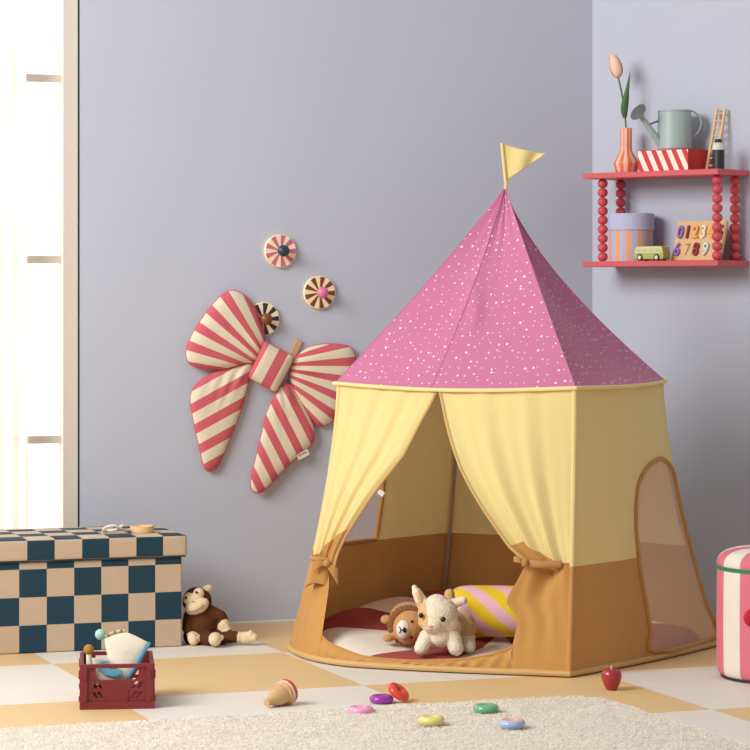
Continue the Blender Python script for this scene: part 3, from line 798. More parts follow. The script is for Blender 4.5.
mb = MB(); mb.add(ball(at(193, 601.5, Ym-0.053), (0.003, 0.002, 0.002), 10)); mb.add(tube(smooth_poly([at(188, 612, Ym-0.047), at(194, 611.5, Ym-0.0545), at(201, 608, Ym-0.0525), at(205, 602.5, Ym-0.040)], 5, False), 0.0010, 6)); mb.build('mouth', M['monkey'], monk, origin=mo)
mb = MB()
for c, r in ((at(206.5, 589, Ym), 0.016),): mb.add(ball(c, (r*1.15, 0.007, r*0.72), 18, Euler((0, -0.5, 0)).to_matrix()))
mb.build('ear', M['monkeycream'], monk, origin=mo)

# ================================================================ CRATE WITH CLOTH TOYS
co = gp(117.2, 709.2); cr = math.atan2(0.107, 0.994)
crate = thing('folding_crate', 'small maroon plastic folding crate on the floor before the checked bench', 'crate', co, cr)
CW, CD, CHh = 0.189, 0.25, 0.116
def slots(cx_, cz, n=2, dx=0.010, h=0.017, w_=0.0042):
    out = []
    for k in range(n):
        x = cx_+(k-(n-1)/2)*dx*1.35
        out.append([(x-w_+0.006, cz-h/2), (x+w_+0.006, cz-h/2), (x+w_-0.006, cz+h/2), (x-w_-0.006, cz+h/2)])
    return out
def mirror(hs): return [[(-x, y) for x, y in reversed(h)] for h in hs]
def rrect(x0, y0, x1, y1, r, n=5, corners=(1, 1, 1, 1)):
    out = []
    for (cx_, cy_, a0, k) in ((x0+r, y0+r, PI, 0), (x1-r, y0+r, 1.5*PI, 1), (x1-r, y1-r, 0, 2), (x0+r, y1-r, 0.5*PI, 3)):
        if corners[k]:
            for i in range(n+1): out.append((cx_+r*math.cos(a0+PI/2*i/n), cy_+r*math.sin(a0+PI/2*i/n)))
        else: out.append({0: (x0, y0), 1: (x1, y0), 2: (x1, y1), 3: (x0, y1)}[k])
    return out
def crate_panel(wd):
    hl = slots(-wd*0.28, 0.062)+slots(-wd*0.26, 0.036); hl += mirror(hl)
    hd_ = rrect(-wd*0.29, 0.075, wd*0.29, 0.108, 0.014, 5, (1, 1, 0, 0))
    return plate_mesh([(-wd/2+0.010, 0.012), (wd/2-0.010, 0.012), (wd/2-0.010, CHh), (-wd/2+0.010, CHh)], hl+[hd_], 0.005)
def upright(off_x, off_y, ang): return Matrix.Translation((off_x, off_y, 0)) @ Euler((0, 0, ang)).to_matrix().to_4x4() @ Euler((PI/2, 0, 0)).to_matrix().to_4x4()
pf = crate_panel(CW)
for (ox, oy, an, wd) in ((0, 0.006, 0, CW), (0, CD-0.006, PI, CW), (-CW/2+0.006, CD/2, -PI/2, CD), (CW/2-0.006, CD/2, PI/2, CD)):
    mb = MB(); mb.add(crate_panel(wd), 0, upright(ox, oy, an))
    side = mb.build('side_panel', M['maroon'], crate, smooth=False)
    mb = MB()
    mx = Matrix.Translation((ox, oy, 0)) @ Euler((0, 0, an)).to_matrix().to_4x4()
    mb.add(box(0, -0.004, CHh-0.005, wd-0.004, 0.007, 0.010), 0, mx)
    mb.add(box(0, -0.0035, 0.030, wd*0.30, 0.003, 0.040), 0, mx)
    for s in (-1, 1):
        mb.add(box(s*(wd/2-0.010), -0.003, CHh/2+0.006, 0.017, 0.010, CHh-0.016), 0, mx); mb.add(box(s*(wd/2-0.012), -0.0085, CHh*0.76, 0.010, 0.004, 0.022), 0, mx); mb.add(box(s*(wd/2-0.012), -0.0085, 0.026, 0.010, 0.004, 0.014), 0, mx)
    mb.build('panel_frame', M['maroon'], side, smooth=False, bevel=0.001, bseg=1)
mb = MB(); mb.add(box(0, CD/2, 0.004, CW-0.01, CD-0.01, 0.004))
for s in (-1, 1): mb.add(box(s*(CW/2-0.003), CD/2, 0.0105, 0.010, CD+0.006, 0.021)); mb.add(box(0, CD/2+s*(CD/2-0.002), 0.0095, CW, 0.009, 0.019))
mb.build('base_tray', M['maroon'], crate, smooth=False, bevel=0.0015)
# cloth book
bp = at(112, 690, 6.90); bp.z = 0.010
book = thing('cloth_book', 'cream soft cloth book with blue edge sticking out of the crate', 'cloth book', bp)
PP = at(115, 678, 6.905); PN = Vector((0.05, -0.93, 0.36)).normalized()
def px_plate(pts, P, N, thick, puff=0.0, n=6):
    out = [onplane(x, y, P, N) for x, y in pts]; c = sum(out, Vector())/len(out); m_ = len(out); v, f = [], []
    for sgn in (1, -1):
        st = len(v); rings = [(1.0, 0.0), (0.97, 0.6), (0.90, 0.9), (0.6, 1.0), (0.0, 1.0)]
        for k, hgt in rings:
            for p in out: v.append(tuple(c+(p-c)*k+N*sgn*(thick/2*hgt+puff*(1-k*k))))
        for r in range(len(rings)-1):
            for i in range(m_):
                q = (st+r*m_+i, st+r*m_+(i+1) % m_, st+(r+1)*m_+(i+1) % m_, st+(r+1)*m_+i); f.append(q if sgn > 0 else q[::-1])
    return v, f
mb = MB(); mb.add(px_plate([(104, 638.5), (110, 636), (118, 633), (125, 631.5), (134, 635), (142, 639), (148.5, 642.5), (142, 655), (134, 668), (125, 683), (110, 684), (107, 672), (108, 659)], PP, PN, 0.012, 0.006)); mb.build('page', M['cream'], book, origin=bp)
mb = MB(); mb.add(px_plate([(147.5, 641.5), (151, 643), (142, 660), (127, 684), (123, 684), (134, 665)], PP-PN*0.002, PN, 0.018, 0.002)); mb.build('edge_strip', M['blue'], book, origin=bp)
P2 = PP+PN*0.022
mb = MB(); mb.add(px_plate([(86, 662), (88.5, 656.5), (93, 658), (108, 658), (114, 664), (118, 684), (92, 684)], P2, PN, 0.010, 0.005)); mb.build('page', M['cream'], book, origin=bp)
P3 = P2+PN*0.012; whale = MB()
wp_ = [(98, 668), (99, 662.5), (103, 659.5), (108, 659), (106, 661.5), (104.5, 664.5), (107, 668), (112, 669), (117, 668.5), (120.5, 668), (122.5, 670), (122, 674), (119.5, 673.5), (118.5, 675.5), (112, 676), (105, 674)]
whale.add(px_plate([(x, y+1.5) for x, y in wp_], P3, PN, 0.005, 0.001)); whale.build('whale_applique', M['blue'], book, origin=bp)
mb = MB(); mb.add(px_plate([(110, 665), (113, 663), (116, 664.5), (117, 668), (113, 668.5), (110, 668)], P3+PN*0.003, PN, 0.004, 0.0005)); mb.build('pale_patch', M['cream'], book, origin=bp)
mb = MB()
pr = [onplane(106, 636.5, PP, PN), onplane(112, 633.5, PP, PN), onplane(118, 632, PP, PN), onplane(124, 631.5, PP, PN)]
for k in range(9): mb.add(ball(pr[0].lerp(pr[3], k/8)+PN*0.004+Vector((0, 0, 0.004*math.sin(PI*k/8))), 0.0048, 10), (0, 1, 2)[k % 3])
mb.build('bead_string', [M['mint'], M['mustard'], M['wood']], book, origin=bp)
mb = MB(); mb.add(ball(onplane(100.5, 634.5, PP, PN), 0.0145, 20)); mb.build('pom_pom', M['mint'], book, origin=bp)
rp_ = at(88.8, 649.5, 6.86)
rt = thing('ball_rattle', 'mustard ball rattle on a cream handle standing in the crate', 'rattle', Vector((rp_.x, rp_.y, 0.012)))
mb = MB(); mb.add(ball(rp_, 0.0135, 20)); mb.build('ball', M['mustard'], rt, origin=rt.location)
mb = MB(); mb.add(tube([rp_-Vector((0, 0, 0.012)), rp_-Vector((-0.003, 0, 0.05)), Vector((rp_.x+0.004, rp_.y, 0.012))], [0.007, 0.009, 0.008], 10)); mb.build('handle', M['cream'], rt, origin=rt.location)

# ================================================================ BOW ON THE WALL
BOWC, BOWR = (226, 215, 188), (206, 94, 106)
M['bow'] = striped('pink_and_cream_stripe_cotton', BOWR, BOWC, 0.47, 0.9, (450, 0.4, 0.0015), 0.03, 0.1)
M['bowpipe'] = plain('pink_piping', BOWR, 0.85, FAB)
b0 = backwall(271, 366, 0.0)
bow = thing('hanging_bow', 'large pink and cream striped fabric bow hanging on the wall', 'wall decoration', b0)
KX, KY = 268.0, 366.0
def puffy(name, outline, center, off, H, uvfn, wrinkle=None, pipe=True):
    ol = [(p.x, p.y) for p in smooth_poly([Vector((x, y, 0)) for x, y in outline], 5)]; n = len(ol)
    rings = [1.0, 0.985, 0.95, 0.9, 0.82, 0.72, 0.6, 0.47, 0.33, 0.18, 0.001]
    v, uv, f = [], [], []
    for rr in rings:
        for x, y in ol:
            px, py = lerp(center[0], x, rr), lerp(center[1], y, rr)
            h = H*(1-rr**4.5)**0.5
            if wrinkle: h += wrinkle(px, py)*(1-rr**6)
            v.append(tuple(backwall(px, py, off+h))); uv.append(uvfn(px, py))
    st = len(v)
    for x, y in ol: v.append(tuple(backwall(x, y, off-H*0.15))); uv.append(uvfn(x, y))
    for x, y in ol: v.append(tuple(backwall(lerp(center[0], x, 0.9), lerp(center[1], y, 0.9), off-H*0.45))); uv.append(uvfn(x, y))
    m_ = len(rings)
    for r in range(m_-1):
        for i in range(n): f.append((r*n+i, r*n+(i+1) % n, (r+1)*n+(i+1) % n, (r+1)*n+i))
    for i in range(n):
        f.append((i, st+i, st+(i+1) % n, (i+1) % n)); f.append((st+i, st+n+i, st+n+(i+1) % n, st+(i+1) % n))
    f.append(tuple(range(st+n, st+2*n)))
    mb = MB(); mb.add((v, f), 0, None, uv); o = mb.build(name, M['bow'], bow, origin=b0, uvon=True, sharp=60)
    if pipe:
        mb = MB(); mb.add(tube([Vector(v[i])+NB*0.0005 for i in range(n)], 0.0024, 6, True)); mb.build('piping', M['bowpipe'], o, origin=b0)
    return o
OFF = 0.022
# upper loop beside the hooks: stripes fan out from the knot
KA = (262.0, 360.0)
def fan(kx, ky, period, phase, sgn=1):
    return lambda x, y: (sgn*math.degrees(math.atan2(y-ky, x-kx) % (2*PI))/period+phase, 0)
def fan_wr(kx, ky, period, amp, reach):
    return lambda x, y: amp*math.sin(math.atan2(y-ky, x-kx)*360/period/2.0)*math.exp(-math.hypot(x-kx, y-ky)/reach)
L1 = [(262, 352), (264.5, 342), (263.5, 331), (258.5, 315), (250, 301), (241, 293), (232, 290.5), (222, 295), (212, 305.5), (201, 320), (193, 333), (187.5, 345), (186, 355), (189, 363), (198, 367.5), (212, 369.5), (228, 368), (244, 363.5), (256, 362)]
puffy('loop', L1, (228, 334), OFF, 0.026, fan(280, 377, 12.4, 0.185), fan_wr(272, 368, 9, 0.013, 34))
R1 = [(290, 372), (294, 360), (305, 349), (316, 345), (331, 344), (348, 346), (354, 352), (356, 364), (355, 378), (350, 392), (343, 406), (332, 421), (322, 426), (313, 421), (302, 406), (292, 388)]
puffy('loop', R1, (324, 379), OFF-0.004, 0.025, lambda x, y: (math.degrees(math.atan2(y-365.5, x-264.7))/12.7+10.432, 0), fan_wr(275, 368, 9, 0.013, 34))
def diag(ang, period, phase):
    c, s = math.cos(math.radians(ang)), math.sin(math.radians(ang))
    return lambda x, y: ((x*c+y*s)/period+phase, 0)
T1 = [(252, 364), (240, 366), (226, 369), (211, 374), (197, 384), (190.5, 396), (192, 413), (195.5, 431), (199, 446), (204, 466), (209, 471), (217, 467), (225, 451), (232, 434), (239, 416), (245, 397), (249.5, 378)]
puffy('tail', T1, (217, 413), OFF-0.006, 0.018, diag(61, 19.6, 0.255), lambda x, y: 0.008*math.sin((x+y*0.4)*0.55)*math.exp(-max(0, y-366)/16))
T2 = [(283, 384), (275, 396), (267, 412), (262, 432), (256, 457), (251, 480), (252, 490), (258, 493), (266, 489), (281, 473), (296, 458), (309, 447), (314.5, 437), (312, 423), (304, 407), (296, 394), (290, 385)]
puffy('tail', T2, (284, 436), OFF+0.004, 0.018, diag(-27, 17.2, 0.62), lambda x, y: 0.009*math.sin((x-y*0.3)*0.6)*math.exp(-max(0, y-386)/16))
KN = [(265.5, 342), (272, 345), (280, 349.5), (288, 353.5), (293, 357), (291, 364), (286, 374), (280, 385), (275.5, 391.5), (270, 389.5), (262, 385), (254, 380.5), (249.5, 376.5), (252, 369), (257, 359), (262, 348)]
puffy('knot', KN, (271, 366), OFF+0.018, 0.020, diag(28, 21.5, 0.90), None)
# small sewn label
lp = backwall(303, 454.5, OFF+0.012)
mb = MB(); lm = frame_mx(lp-b0, WB*math.cos(0.45)+Vector((0, 0, math.sin(0.45))), WB*-math.sin(0.45)+Vector((0, 0, math.cos(0.45))), NB)
mb.add(box(0, 0, 0, 0.042, 0.020, 0.0016), 0, lm); lab = mb.build('sewn_label', M['cream'], bow, smooth=False)
mb = MB()
for k, (xx, ww) in enumerate(((-0.013, 0.003), (-0.009, 0.0025), (-0.005, 0.003), (0.001, 0.003), (0.005, 0.0025), (0.009, 0.003), (0.013, 0.0025))): mb.add(box(xx, 0.003, 0.0012, ww, 0.004, 0.0006), 0, lm)
mb.build('label_print', M['brown'], lab, smooth=False)
# wooden stick behind the knot
pa, pb_ = backwall(288, 366, 0.0055), backwall(299.5, 340, 0.0065)
sd = (pb_-pa).normalized(); sy = NB.cross(sd).normalized()
st_ = MB(); st_.add(box(0, 0, 0, 0.024, 0.008, (pb_-pa).length), 0, frame_mx((pa+pb_)/2-pa, sy, NB, sd))
o = st_.build('wooden_stick', M['woodtan'], None, smooth=True, bevel=0.003, bseg=3); o.location = pa; tag(o, 'flat wooden stick poking out behind the knot of the bow', 'wooden stick')

# ---- round wall hooks
def wall_hook(x, y, rpx, cstripe, knobm, label, phase, spx=0, off=0.0):
    c = backwall(x, y, 0.0); t = thing('wall_hook', label, 'wall hook', c, YAW, 'round striped wall hooks')
    R = rpx*c.y/F/0.985; th = 0.014
    mats = [M['piping'] if False else plain('cream_paint', (246, 228, 182), 0.5), plain('hook_paint', cstripe, 0.5)]
    v, f, mi = [], [], []; n = 180
    prof = [(0.0, -th), (R*0.955, -th), (R, -th+0.002), (R, -0.001), (R*0.98, 0.0)]
    vv = []
    for r, yy in prof:
        for k in range(n):
            a = 2*PI*k/n; vv.append((r*math.cos(a), yy, r*math.sin(a)))
    for i in range(len(prof)-1):
        for k in range(n):
            f.append((i*n+k, i*n+(k+1) % n, (i+1)*n+(k+1) % n, (i+1)*n+k))
            a = (math.degrees(2*PI*(k+0.5)/n)+phase) % 40
            mi.append(1 if (i == 0 and a < 21) else 0)
    mb = MB(); mb.add((vv, f), mi); mb.build('disc', mats, t, sharp=30)
    mb = MB(); mb.add(lathe([(0.010, 0), (0.007, 0.006), (0.006, 0.012), (0.012, 0.016), (0.0175, 0.022), (0.0195, 0.029), (0.0185, 0.037), (0.013, 0.043), (0.005, 0.046), (0.0005, 0.0463)], 24, False), 0, Matrix.Translation((0, -th, 0)) @ Euler((PI/2, 0, 0)).to_matrix().to_4x4())
    mb.build('knob', knobm, t)
wall_hook(279.5, 251, 16.3, (206, 104, 140), M['navy'], 'round wall hook in pink and cream wedges with navy knob', 10)
wall_hook(318.5, 292.5, 16.3, (122, 66, 34), M['pinkpaint'], 'round wall hook in brown and cream wedges with pink knob', 12)
wall_hook(262.5, 319, 16.5, (40, 52, 66), M['brown'], 'round wall hook in navy and cream wedges half hidden by the bow', 8)

# ================================================================ SHELF
D0, T0, T1_ = 0.175, 0.100, 0.645
ZT, ZL, BT = 1.4695, 1.1755, 0.0185
def sp3(t, d, z=0.0): return CORNER+WR*t+NR*d+Vector((0, 0, z))
srot = math.atan2(WR.y, WR.x)      # local x along the wall to the viewer, local y = into the wall
shelf = thing('wall_shelf', 'coral red two tier shelf with bead columns on the side wall', 'shelf', sp3(T0, 0, ZL-BT), srot)
def sl(t, d): return (t-T0, -d)     # shelf local plan
Lx = T1_-T0
for z in (ZT, ZL):
    mb = MB(); mb.add(box(Lx/2, -D0/2+0.0022, z-BT/2-(ZL-BT), Lx, D0+0.0044, BT)); mb.build('board', M['coral'], shelf, smooth=False, bevel=0.002)
gap = ZT-BT-ZL; nb = 9; bh = gap/nb
bead = None
for (t, d) in ((T0+0.050, 0.131), (T0+0.050, 0.031), (T1_-0.032, 0.131), (T1_-0.032, 0.031)):
    x, y = sl(t, d)
    mb = MB(); mb.add(lathe([(0.006, 0), (0.006, gap)], 12), 0, Matrix.Translation((x, y, BT))); colm = mb.build('bead_column', M['coralbead'], shelf)
    for k in range(nb):
        if bead is None:
            mb = MB(); mb.add(lathe([(0.0168*math.sin(PI*i/20)**0.85+0.0004, -bh/2*math.cos(PI*i/20)) for i in range(21)], 28)); bead = mb.build('bead', M['coralbead'], colm, sharp=0); o = bead
        else: o = bead.copy(); COL.objects.link(o); o.parent = colm
        o.location = (x, y, BT+bh*(k+0.5)); o.rotation_euler = (0, 0, k*0.7)
# vase with tulip
vp = sp3(0.213, 0.085, ZT)
m = striped('orange_and_blush_stripe_glaze', (228, 122, 78), (246, 196, 176), 0.5, 0.4)
vase = thing('vase', 'orange and blush striped vase on the upper shelf', 'vase', vp)
prof = [(0.033, 0), (0.035, 0.002), (0.038, 0.012), (0.0428, 0.031), (0.0434, 0.034), (0.0420, 0.038), (0.031, 0.056), (0.0225, 0.070), (0.0200, 0.077), (0.0196, 0.10), (0.0196, 0.150), (0.0188, 0.1515), (0.0168, 0.150), (0.0168, 0.09)]
vv, ff = lathe(prof, 40, False); uv = []
for i in range(len(prof)):
    for k in range(40): uv.append((k*8/40, i))
mbx = MB()
v, f, u = [], [], []
for i, (r, z) in enumerate(prof):
    for k in range(81):
        a = 2*PI*k/80; v.append((r*math.cos(a), r*math.sin(a), z)); u.append((k/80*9+0.2, i))
for i in range(len(prof)-1):
    for k in range(80): f.append((i*81+k, i*81+k+1, (i+1)*81+k+1, (i+1)*81+k))
f.append(tuple(reversed(range(80))))
mbx.add((v, f), 0, None, u); mbx.build('vase_body', m, vase, uvon=True)
tl = thing('tulip', 'single pale peach tulip standing in the striped vase', 'flower', vp+Vector((0, 0, 0.055)))
Yv = vp.y
stem = smooth_poly([vp+Vector((0.002, 0, 0.058)), at(626, 128, Yv), at(624.5, 112, Yv), at(621.5, 92, Yv), at(618, 76, Yv)], 8, False)
mb = MB(); mb.add(tube(stem, 0.0028, 8)); mb.build('stem', M['grn'], tl, origin=tl.location)
leafp = smooth_poly([at(624.8, 118, Yv), at(624.5, 108, Yv-0.008), at(626.5, 94, Yv-0.012), at(630.3, 71, Yv-0.006)], 10, False); nl = len(leafp)
def leaff(u, v):
    p = leafp[min(int(u*(nl-1)+0.5), nl-1)]; wd = 0.0125*math.sin(PI*min(1, u*0.85+0.12))**1.0*(1-u**4)
    return p+Vector((1, 0, 0.1))*(v-0.5)*2*wd+Vector((0, -1, 0))*0.005*(1-(2*v-1)**2)
mb = MB(); mb.add(grid(nl-1, 6, leaff)); mb.build('leaf', M['grn'], tl, origin=tl.location, solid=0.001)
b1_, b2_ = at(618.5, 77.5, Yv), at(612.2, 53, Yv); ax = (b2_-b1_).normalized(); Lb = (b2_-b1_).length
q = ax.to_track_quat('Z', 'Y')
for k in range(6):
    a0 = k*PI/3+(0.3 if k % 2 else 0); inner = 0.86 if k % 2 else 1.0
    def pet(u, v, a0=a0, inner=inner):
        a = a0+(v-0.5)*1.5*(math.sin(PI*min(u*0.9+0.1, 1))**0.6+0.05)
        r = 0.0245*inner*math.sin(PI*(0.06+0.80*u**0.85))**0.75*(1-0.25*u)
        return b1_+q @ Vector((r*math.cos(a), r*math.sin(a), u*Lb*(1 if k % 2 else 0.95)))
    mb = MB(); mb.add(grid(14, 8, pet)); mb.build('petal', M['petal'], tl, origin=tl.location, solid=0.0012)
# red striped box
M['boxstripe'] = striped('red_and_white_diagonal_card', (206, 52, 48), (246, 228, 220), 0.5, 0.6)
bt0, bt1, bd0, bd1, bhh = 0.318, 0.518, 0.030, 0.160, 0.067
bpos = sp3((bt0+bt1)/2, (bd0+bd1)/2, ZT)
rb = thing('striped_box', 'flat red box with white diagonal stripes under the watering can', 'box', bpos, srot)
def bxuv(c, n):
    if n.y < -0.7: return ((c.x-(c.z)*-0.50)/0.0405+0.35, 0)
    return (0.25, 0)
mb = MB(); mb.add(box(0, 0, bhh/2, bt1-bt0, bd1-bd0, bhh)); mb.build('box_body', M['boxstripe'], rb, smooth=False, faceuv=bxuv)
mb = MB(); mb.add(box(0, 0, bhh+0.0008, bt1-bt0+0.001, bd1-bd0+0.001, 0.0016)); mb.build('box_top', M['redbox'], rb, smooth=False)
# watering can
zc = ZT+bhh+0.0017; cp_ = sp3(0.418, 0.095, zc)
can = thing('watering_can', 'grey green watering can standing on the red striped box', 'watering can', cp_); can.scale = (1, 1, 1.06)
mb = MB(); mb.add(lathe([(0.050, 0), (0.053, 0.001), (0.0565, 0.005), (0.0555, 0.06), (0.0545, 0.118), (0.0562, 0.120), (0.0562, 0.1235), (0.0548, 0.1245), (0.053, 0.123), (0.0525, 0.05)], 48, False)); mb.add(lathe([(0.0535, 0.0), (0.0535, 0.004)], 48)); mb.build('can_body', M['can'], can)
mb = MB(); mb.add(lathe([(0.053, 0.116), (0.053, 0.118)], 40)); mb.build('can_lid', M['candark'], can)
Yc = cp_.y; dl = Vector((-0.80, -0.60, 0)).normalized()
s0 = Vector((-0.050, -0.012, 0.022)); rosec = at(638.5, 114.5, Yc-0.05)-cp_
mb = MB(); mb.add(tube([s0, s0.lerp(rosec, 0.5), rosec], [0.0125, 0.010, 0.0075], 14)); spout = mb.build('spout', M['can'], can)
mb = MB(); mb.add(tube([s0.lerp(rosec, 0.55)+Vector((0, 0, 0.004)), Vector((-0.051, -0.005, 0.092))], 0.0026, 8)); mb.build('spout_brace', M['candark'], can)
rd = Vector((-0.62, -0.55, 0.56)).normalized(); q = rd.to_track_quat('Z', 'Y')
mb = MB(); mb.add(lathe([(0.008, -0.022), (0.016, -0.008), (0.029, 0.0), (0.030, 0.002)], 32, False), 0, Matrix.Translation(rosec) @ q.to_matrix().to_4x4()); mb.add(lathe([(0.030, 0.002), (0.024, 0.006), (0.012, 0.0085), (0.0005, 0.009)], 32, False), 1, Matrix.Translation(rosec) @ q.to_matrix().to_4x4())
mb.build('rose', [M['can'], M['candark']], can)
hp = smooth_poly([at(686, 112, Yc), at(694, 114, Yc), at(700, 120, Yc), at(700.5, 128, Yc), at(696, 135, Yc), at(689, 140.5, Yc)], 6, False)
mb = MB(); hp = [p-cp_ for p in hp]
v, f = [], []
for i, p in enumerate(hp):
    d = (hp[min(i+1, len(hp)-1)]-hp[max(i-1, 0)]).normalized(); nn = Vector((d.z, 0, -d.x))
    for a, b in ((-1, -1), (1, -1), (1, 1), (-1, 1)): v.append(tuple(p+Vector((0, 0.0075*a, 0))+nn*0.0022*b))
for i in range(len(hp)-1):
    for k in range(4): f.append((i*4+k, i*4+(k+1) % 4, (i+1)*4+(k+1) % 4, (i+1)*4+k))
mb.add((v, f)); mb.build('handle', M['can'], can, smooth=True, sharp=50)
# ladder
lz = ZT; lb = sp3(0.545, 0.07, lz)
lad = thing('toy_ladder', 'small pale wooden toy ladder leaning on the wall behind the bottle', 'toy ladder', lb)
def ldp(t, k): return sp3(t, lerp(0.072, 0.012, k), lz+0.205*k)-lb
for t in (0.530, 0.562):
    a, b = ldp(t, 0), ldp(t, 1); d = (b-a).normalized(); n2 = WR.cross(d)
    mb = MB(); mb.add(box(0, 0, 0, 0.0085, 0.0085, (b-a).length-0.004), 0, frame_mx((a+b)/2+Vector((0, 0, 0.001)), WR, n2, d)); mb.build('rail', M['wood'], lad, smooth=False, bevel=0.001)
for k in range(8):
    kk = 0.08+k*0.12; a, b = ldp(0.530, kk), ldp(0.562, kk)
    mb = MB(); mb.add(tube([a, b], 0.0028, 8)); mb.build('rung', M['wood'], lad)
# bottle
bo = sp3(0.606, 0.115, ZT)
bot = thing('toy_bottle', 'small black bottle with pale mint shoulder at the shelf end', 'bottle', bo)
mb = MB(); mb.add(lathe([(0.018, 0), (0.0195, 0.0015), (0.0195, 0.062), (0.019, 0.063)], 32)); mb.build('bottle_body', M['blackmatt'], bot)
mb = MB(); mb.add(lathe([(0.0200, 0.063), (0.0205, 0.066), (0.0195, 0.076), (0.0165, 0.084), (0.012, 0.087)], 32)); mb.build('bottle_shoulder', plain('pale_mint_paint', (206, 218, 198), 0.5), bot)
mb = MB(); mb.add(lathe([(0.0115, 0.087), (0.0118, 0.088), (0.0112, 0.097), (0.010, 0.098)], 24)); mb.build('bottle_cap', M['blackmatt'], bot)
# hat box
ho = sp3(0.2345, 0.0865, ZL)
hat = thing('hat_box', 'round lilac and orange striped hat box on the lower shelf', 'box', ho)
m = striped('lilac_and_orange_stripe_card', (178, 184, 220), (236, 164, 120), 0.5, 0.7)
v, f, u = [], [], []
for z in (0, 0.104):
    for k in range(161):
        a = 2*PI*k/160; v.append((0.0735*math.cos(a), 0.0735*math.sin(a), z)); u.append((k/160*12+0.15, z))
for k in range(160): f.append((k, k+1, 161+k+1, 161+k))
f.append(tuple(reversed(range(160))))
mb = MB(); mb.add((v, f), 0, None, u); mb.build('box_body', m, hat, uvon=True, sharp=40)
mb = MB(); mb.add(lathe([(0.0745, 0.104), (0.077, 0.104), (0.077, 0.157), (0.0755, 0.159), (0.0005, 0.159)], 64, False)); mb.build('box_lid', M['lilac'], hat, sharp=30)
for a in (-2.05, -1.05):
    mb = MB(); mb.add(ball((0.074*math.cos(a), 0.074*math.sin(a), 0.018), 0.003, 10)); mb.build('rivet', M['white'], hat)
# toy van
vo_ = sp3(0.362, 0.142, ZL)
van = thing('toy_van', 'small olive green toy van on the lower shelf beside the hat box', 'toy van', vo_, srot)
pv = [(-0.056, 0.008), (0.054, 0.008), (0.056, 0.012), (0.056, 0.026), (0.052, 0.043), (0.047, 0.046), (-0.049, 0.046), (-0.053, 0.042), (-0.057, 0.026), (-0.058, 0.013)]
v, f = plate_mesh(pv, [], 0.040, 0.003)
mxv = Euler((PI/2, 0, 0)).to_matrix().to_4x4()
mb = MB(); mb.add((v, f), 0, mxv); mb.build('van_body', M['vangreen'], van, smooth=False)
pv2 = [(-0.0565, 0.0265), (0.0552, 0.0265), (0.0515, 0.0425), (0.047, 0.0452), (-0.0485, 0.0452), (-0.0525, 0.0415)]
v, f = plate_mesh(pv2, [], 0.0425, 0.0015); mb = MB(); mb.add((v, f), 0, mxv); cab = mb.build('cab', M['vanpale'], van, smooth=False)
for k in range(4):
    mb = MB(); mb.add(box(-0.041+k*0.026, -0.0215, 0.0355, 0.020, 0.001, 0.011)); mb.build('side_window', plain('pale_window', (198, 200, 150), 0.4), cab, smooth=False)
for sx in (-0.035, 0.033):
    for sy in (-1, 1):
        mb = MB(); mb.add(lathe([(0.0115, -0.003), (0.0115, 0.003)], 24), 0, Matrix.Translation((sx, sy*0.0195, 0.0117)) @ Euler((PI/2, 0, 0)).to_matrix().to_4x4()); wh = mb.build('wheel', M['blackmatt'], van, bevel=0.001)
        mb = MB(); mb.add(lathe([(0.0065, -0.001), (0.0065, 0.001)], 20), 0, Matrix.Translation((sx, sy*0.0228, 0.0117)) @ Euler((PI/2, 0, 0)).to_matrix().to_4x4()); mb.build('hub_cap', M['white'], wh)
# number puzzle, leaning back
pt0, pt1 = 0.412, 0.606
d0, d1 = 0.108, 0.066; hgt = 0.130
po = sp3((pt0+pt1)/2, d0, ZL)
pz = thing('number_board', 'pale wooden number puzzle board leaning behind the front bead column', 'puzzle', po)
upv = (sp3(0, d1, hgt)-sp3(0, d0, 0)).normalized(); PL = (sp3(0, d1, hgt)-sp3(0, d0, 0)).length; pn = WR.cross(upv).normalized()
if pn.dot(NR) < 0: pn = -pn
mxp = frame_mx(Vector((0, 0, 0)), WR, upv, pn)
mb = MB(); mb.add(box(0, PL/2+0.002, -0.006, pt1-pt0, PL, 0.011), 0, mxp); mb.build('board', M['wood'], pz, smooth=False, bevel=0.0015)
purple, dred, amber, crm, mintc = (150, 110, 190), (142, 40, 42), (240, 170, 80), (238, 226, 200), (200, 226, 222)
digs = [('0', -0.076, 1, purple, 'purple', 'zero'), ('1', -0.047, 1, dred, 'dark red', 'one'), ('2', -0.015, 1, amber, 'amber', 'two'), ('3', 0.016, 1, crm, 'cream', 'three'), ('4', 0.047, 1, amber, 'amber', 'four'), ('5', 0.080, 1, dred, 'dark red', 'five'),
        ('6', -0.076, 0, purple, 'purple', 'six'), ('8', -0.002, 0, dred, 'dark red', 'eight'), ('9', 0.036, 0, mintc, 'pale mint', 'nine')]
mxw = Matrix.Translation(po) @ mxp
for ch, x, row, c, cn, wn in digs:
    v, f = text_mesh(ch, 0.060, 0.0035, 0.0006, 0.0010); v = [(p[0]*0.76, p[1], p[2]) for p in v]
    base = mxw @ Vector((x, 0.036+row*0.060, 0.0046)); mb = MB(); mb.add((v, f), 0, frame_mx(Vector((0, 0, 0)), WR, upv, pn))
    o = mb.build('puzzle_digit', plain('digit_paint', c, 0.45), None, smooth=False); o.location = base
    tag(o, '%s wooden digit %s set in the number puzzle board' % (cn, wn), 'puzzle digit', 'wooden digits of the number puzzle')
v, f = text_mesh('7', 0.060, 0.0006, 0.0, -0.0005); mb = MB(); mb.add((v, f), 0, mxp @ Matrix.Translation((-0.039, 0.036, 0.0003)) @ Matrix.Diagonal((0.76, 1, 1, 1))); mb.build('empty_slot', plain('dark_recess_wood', (150, 112, 74), 0.7), pz, smooth=False)

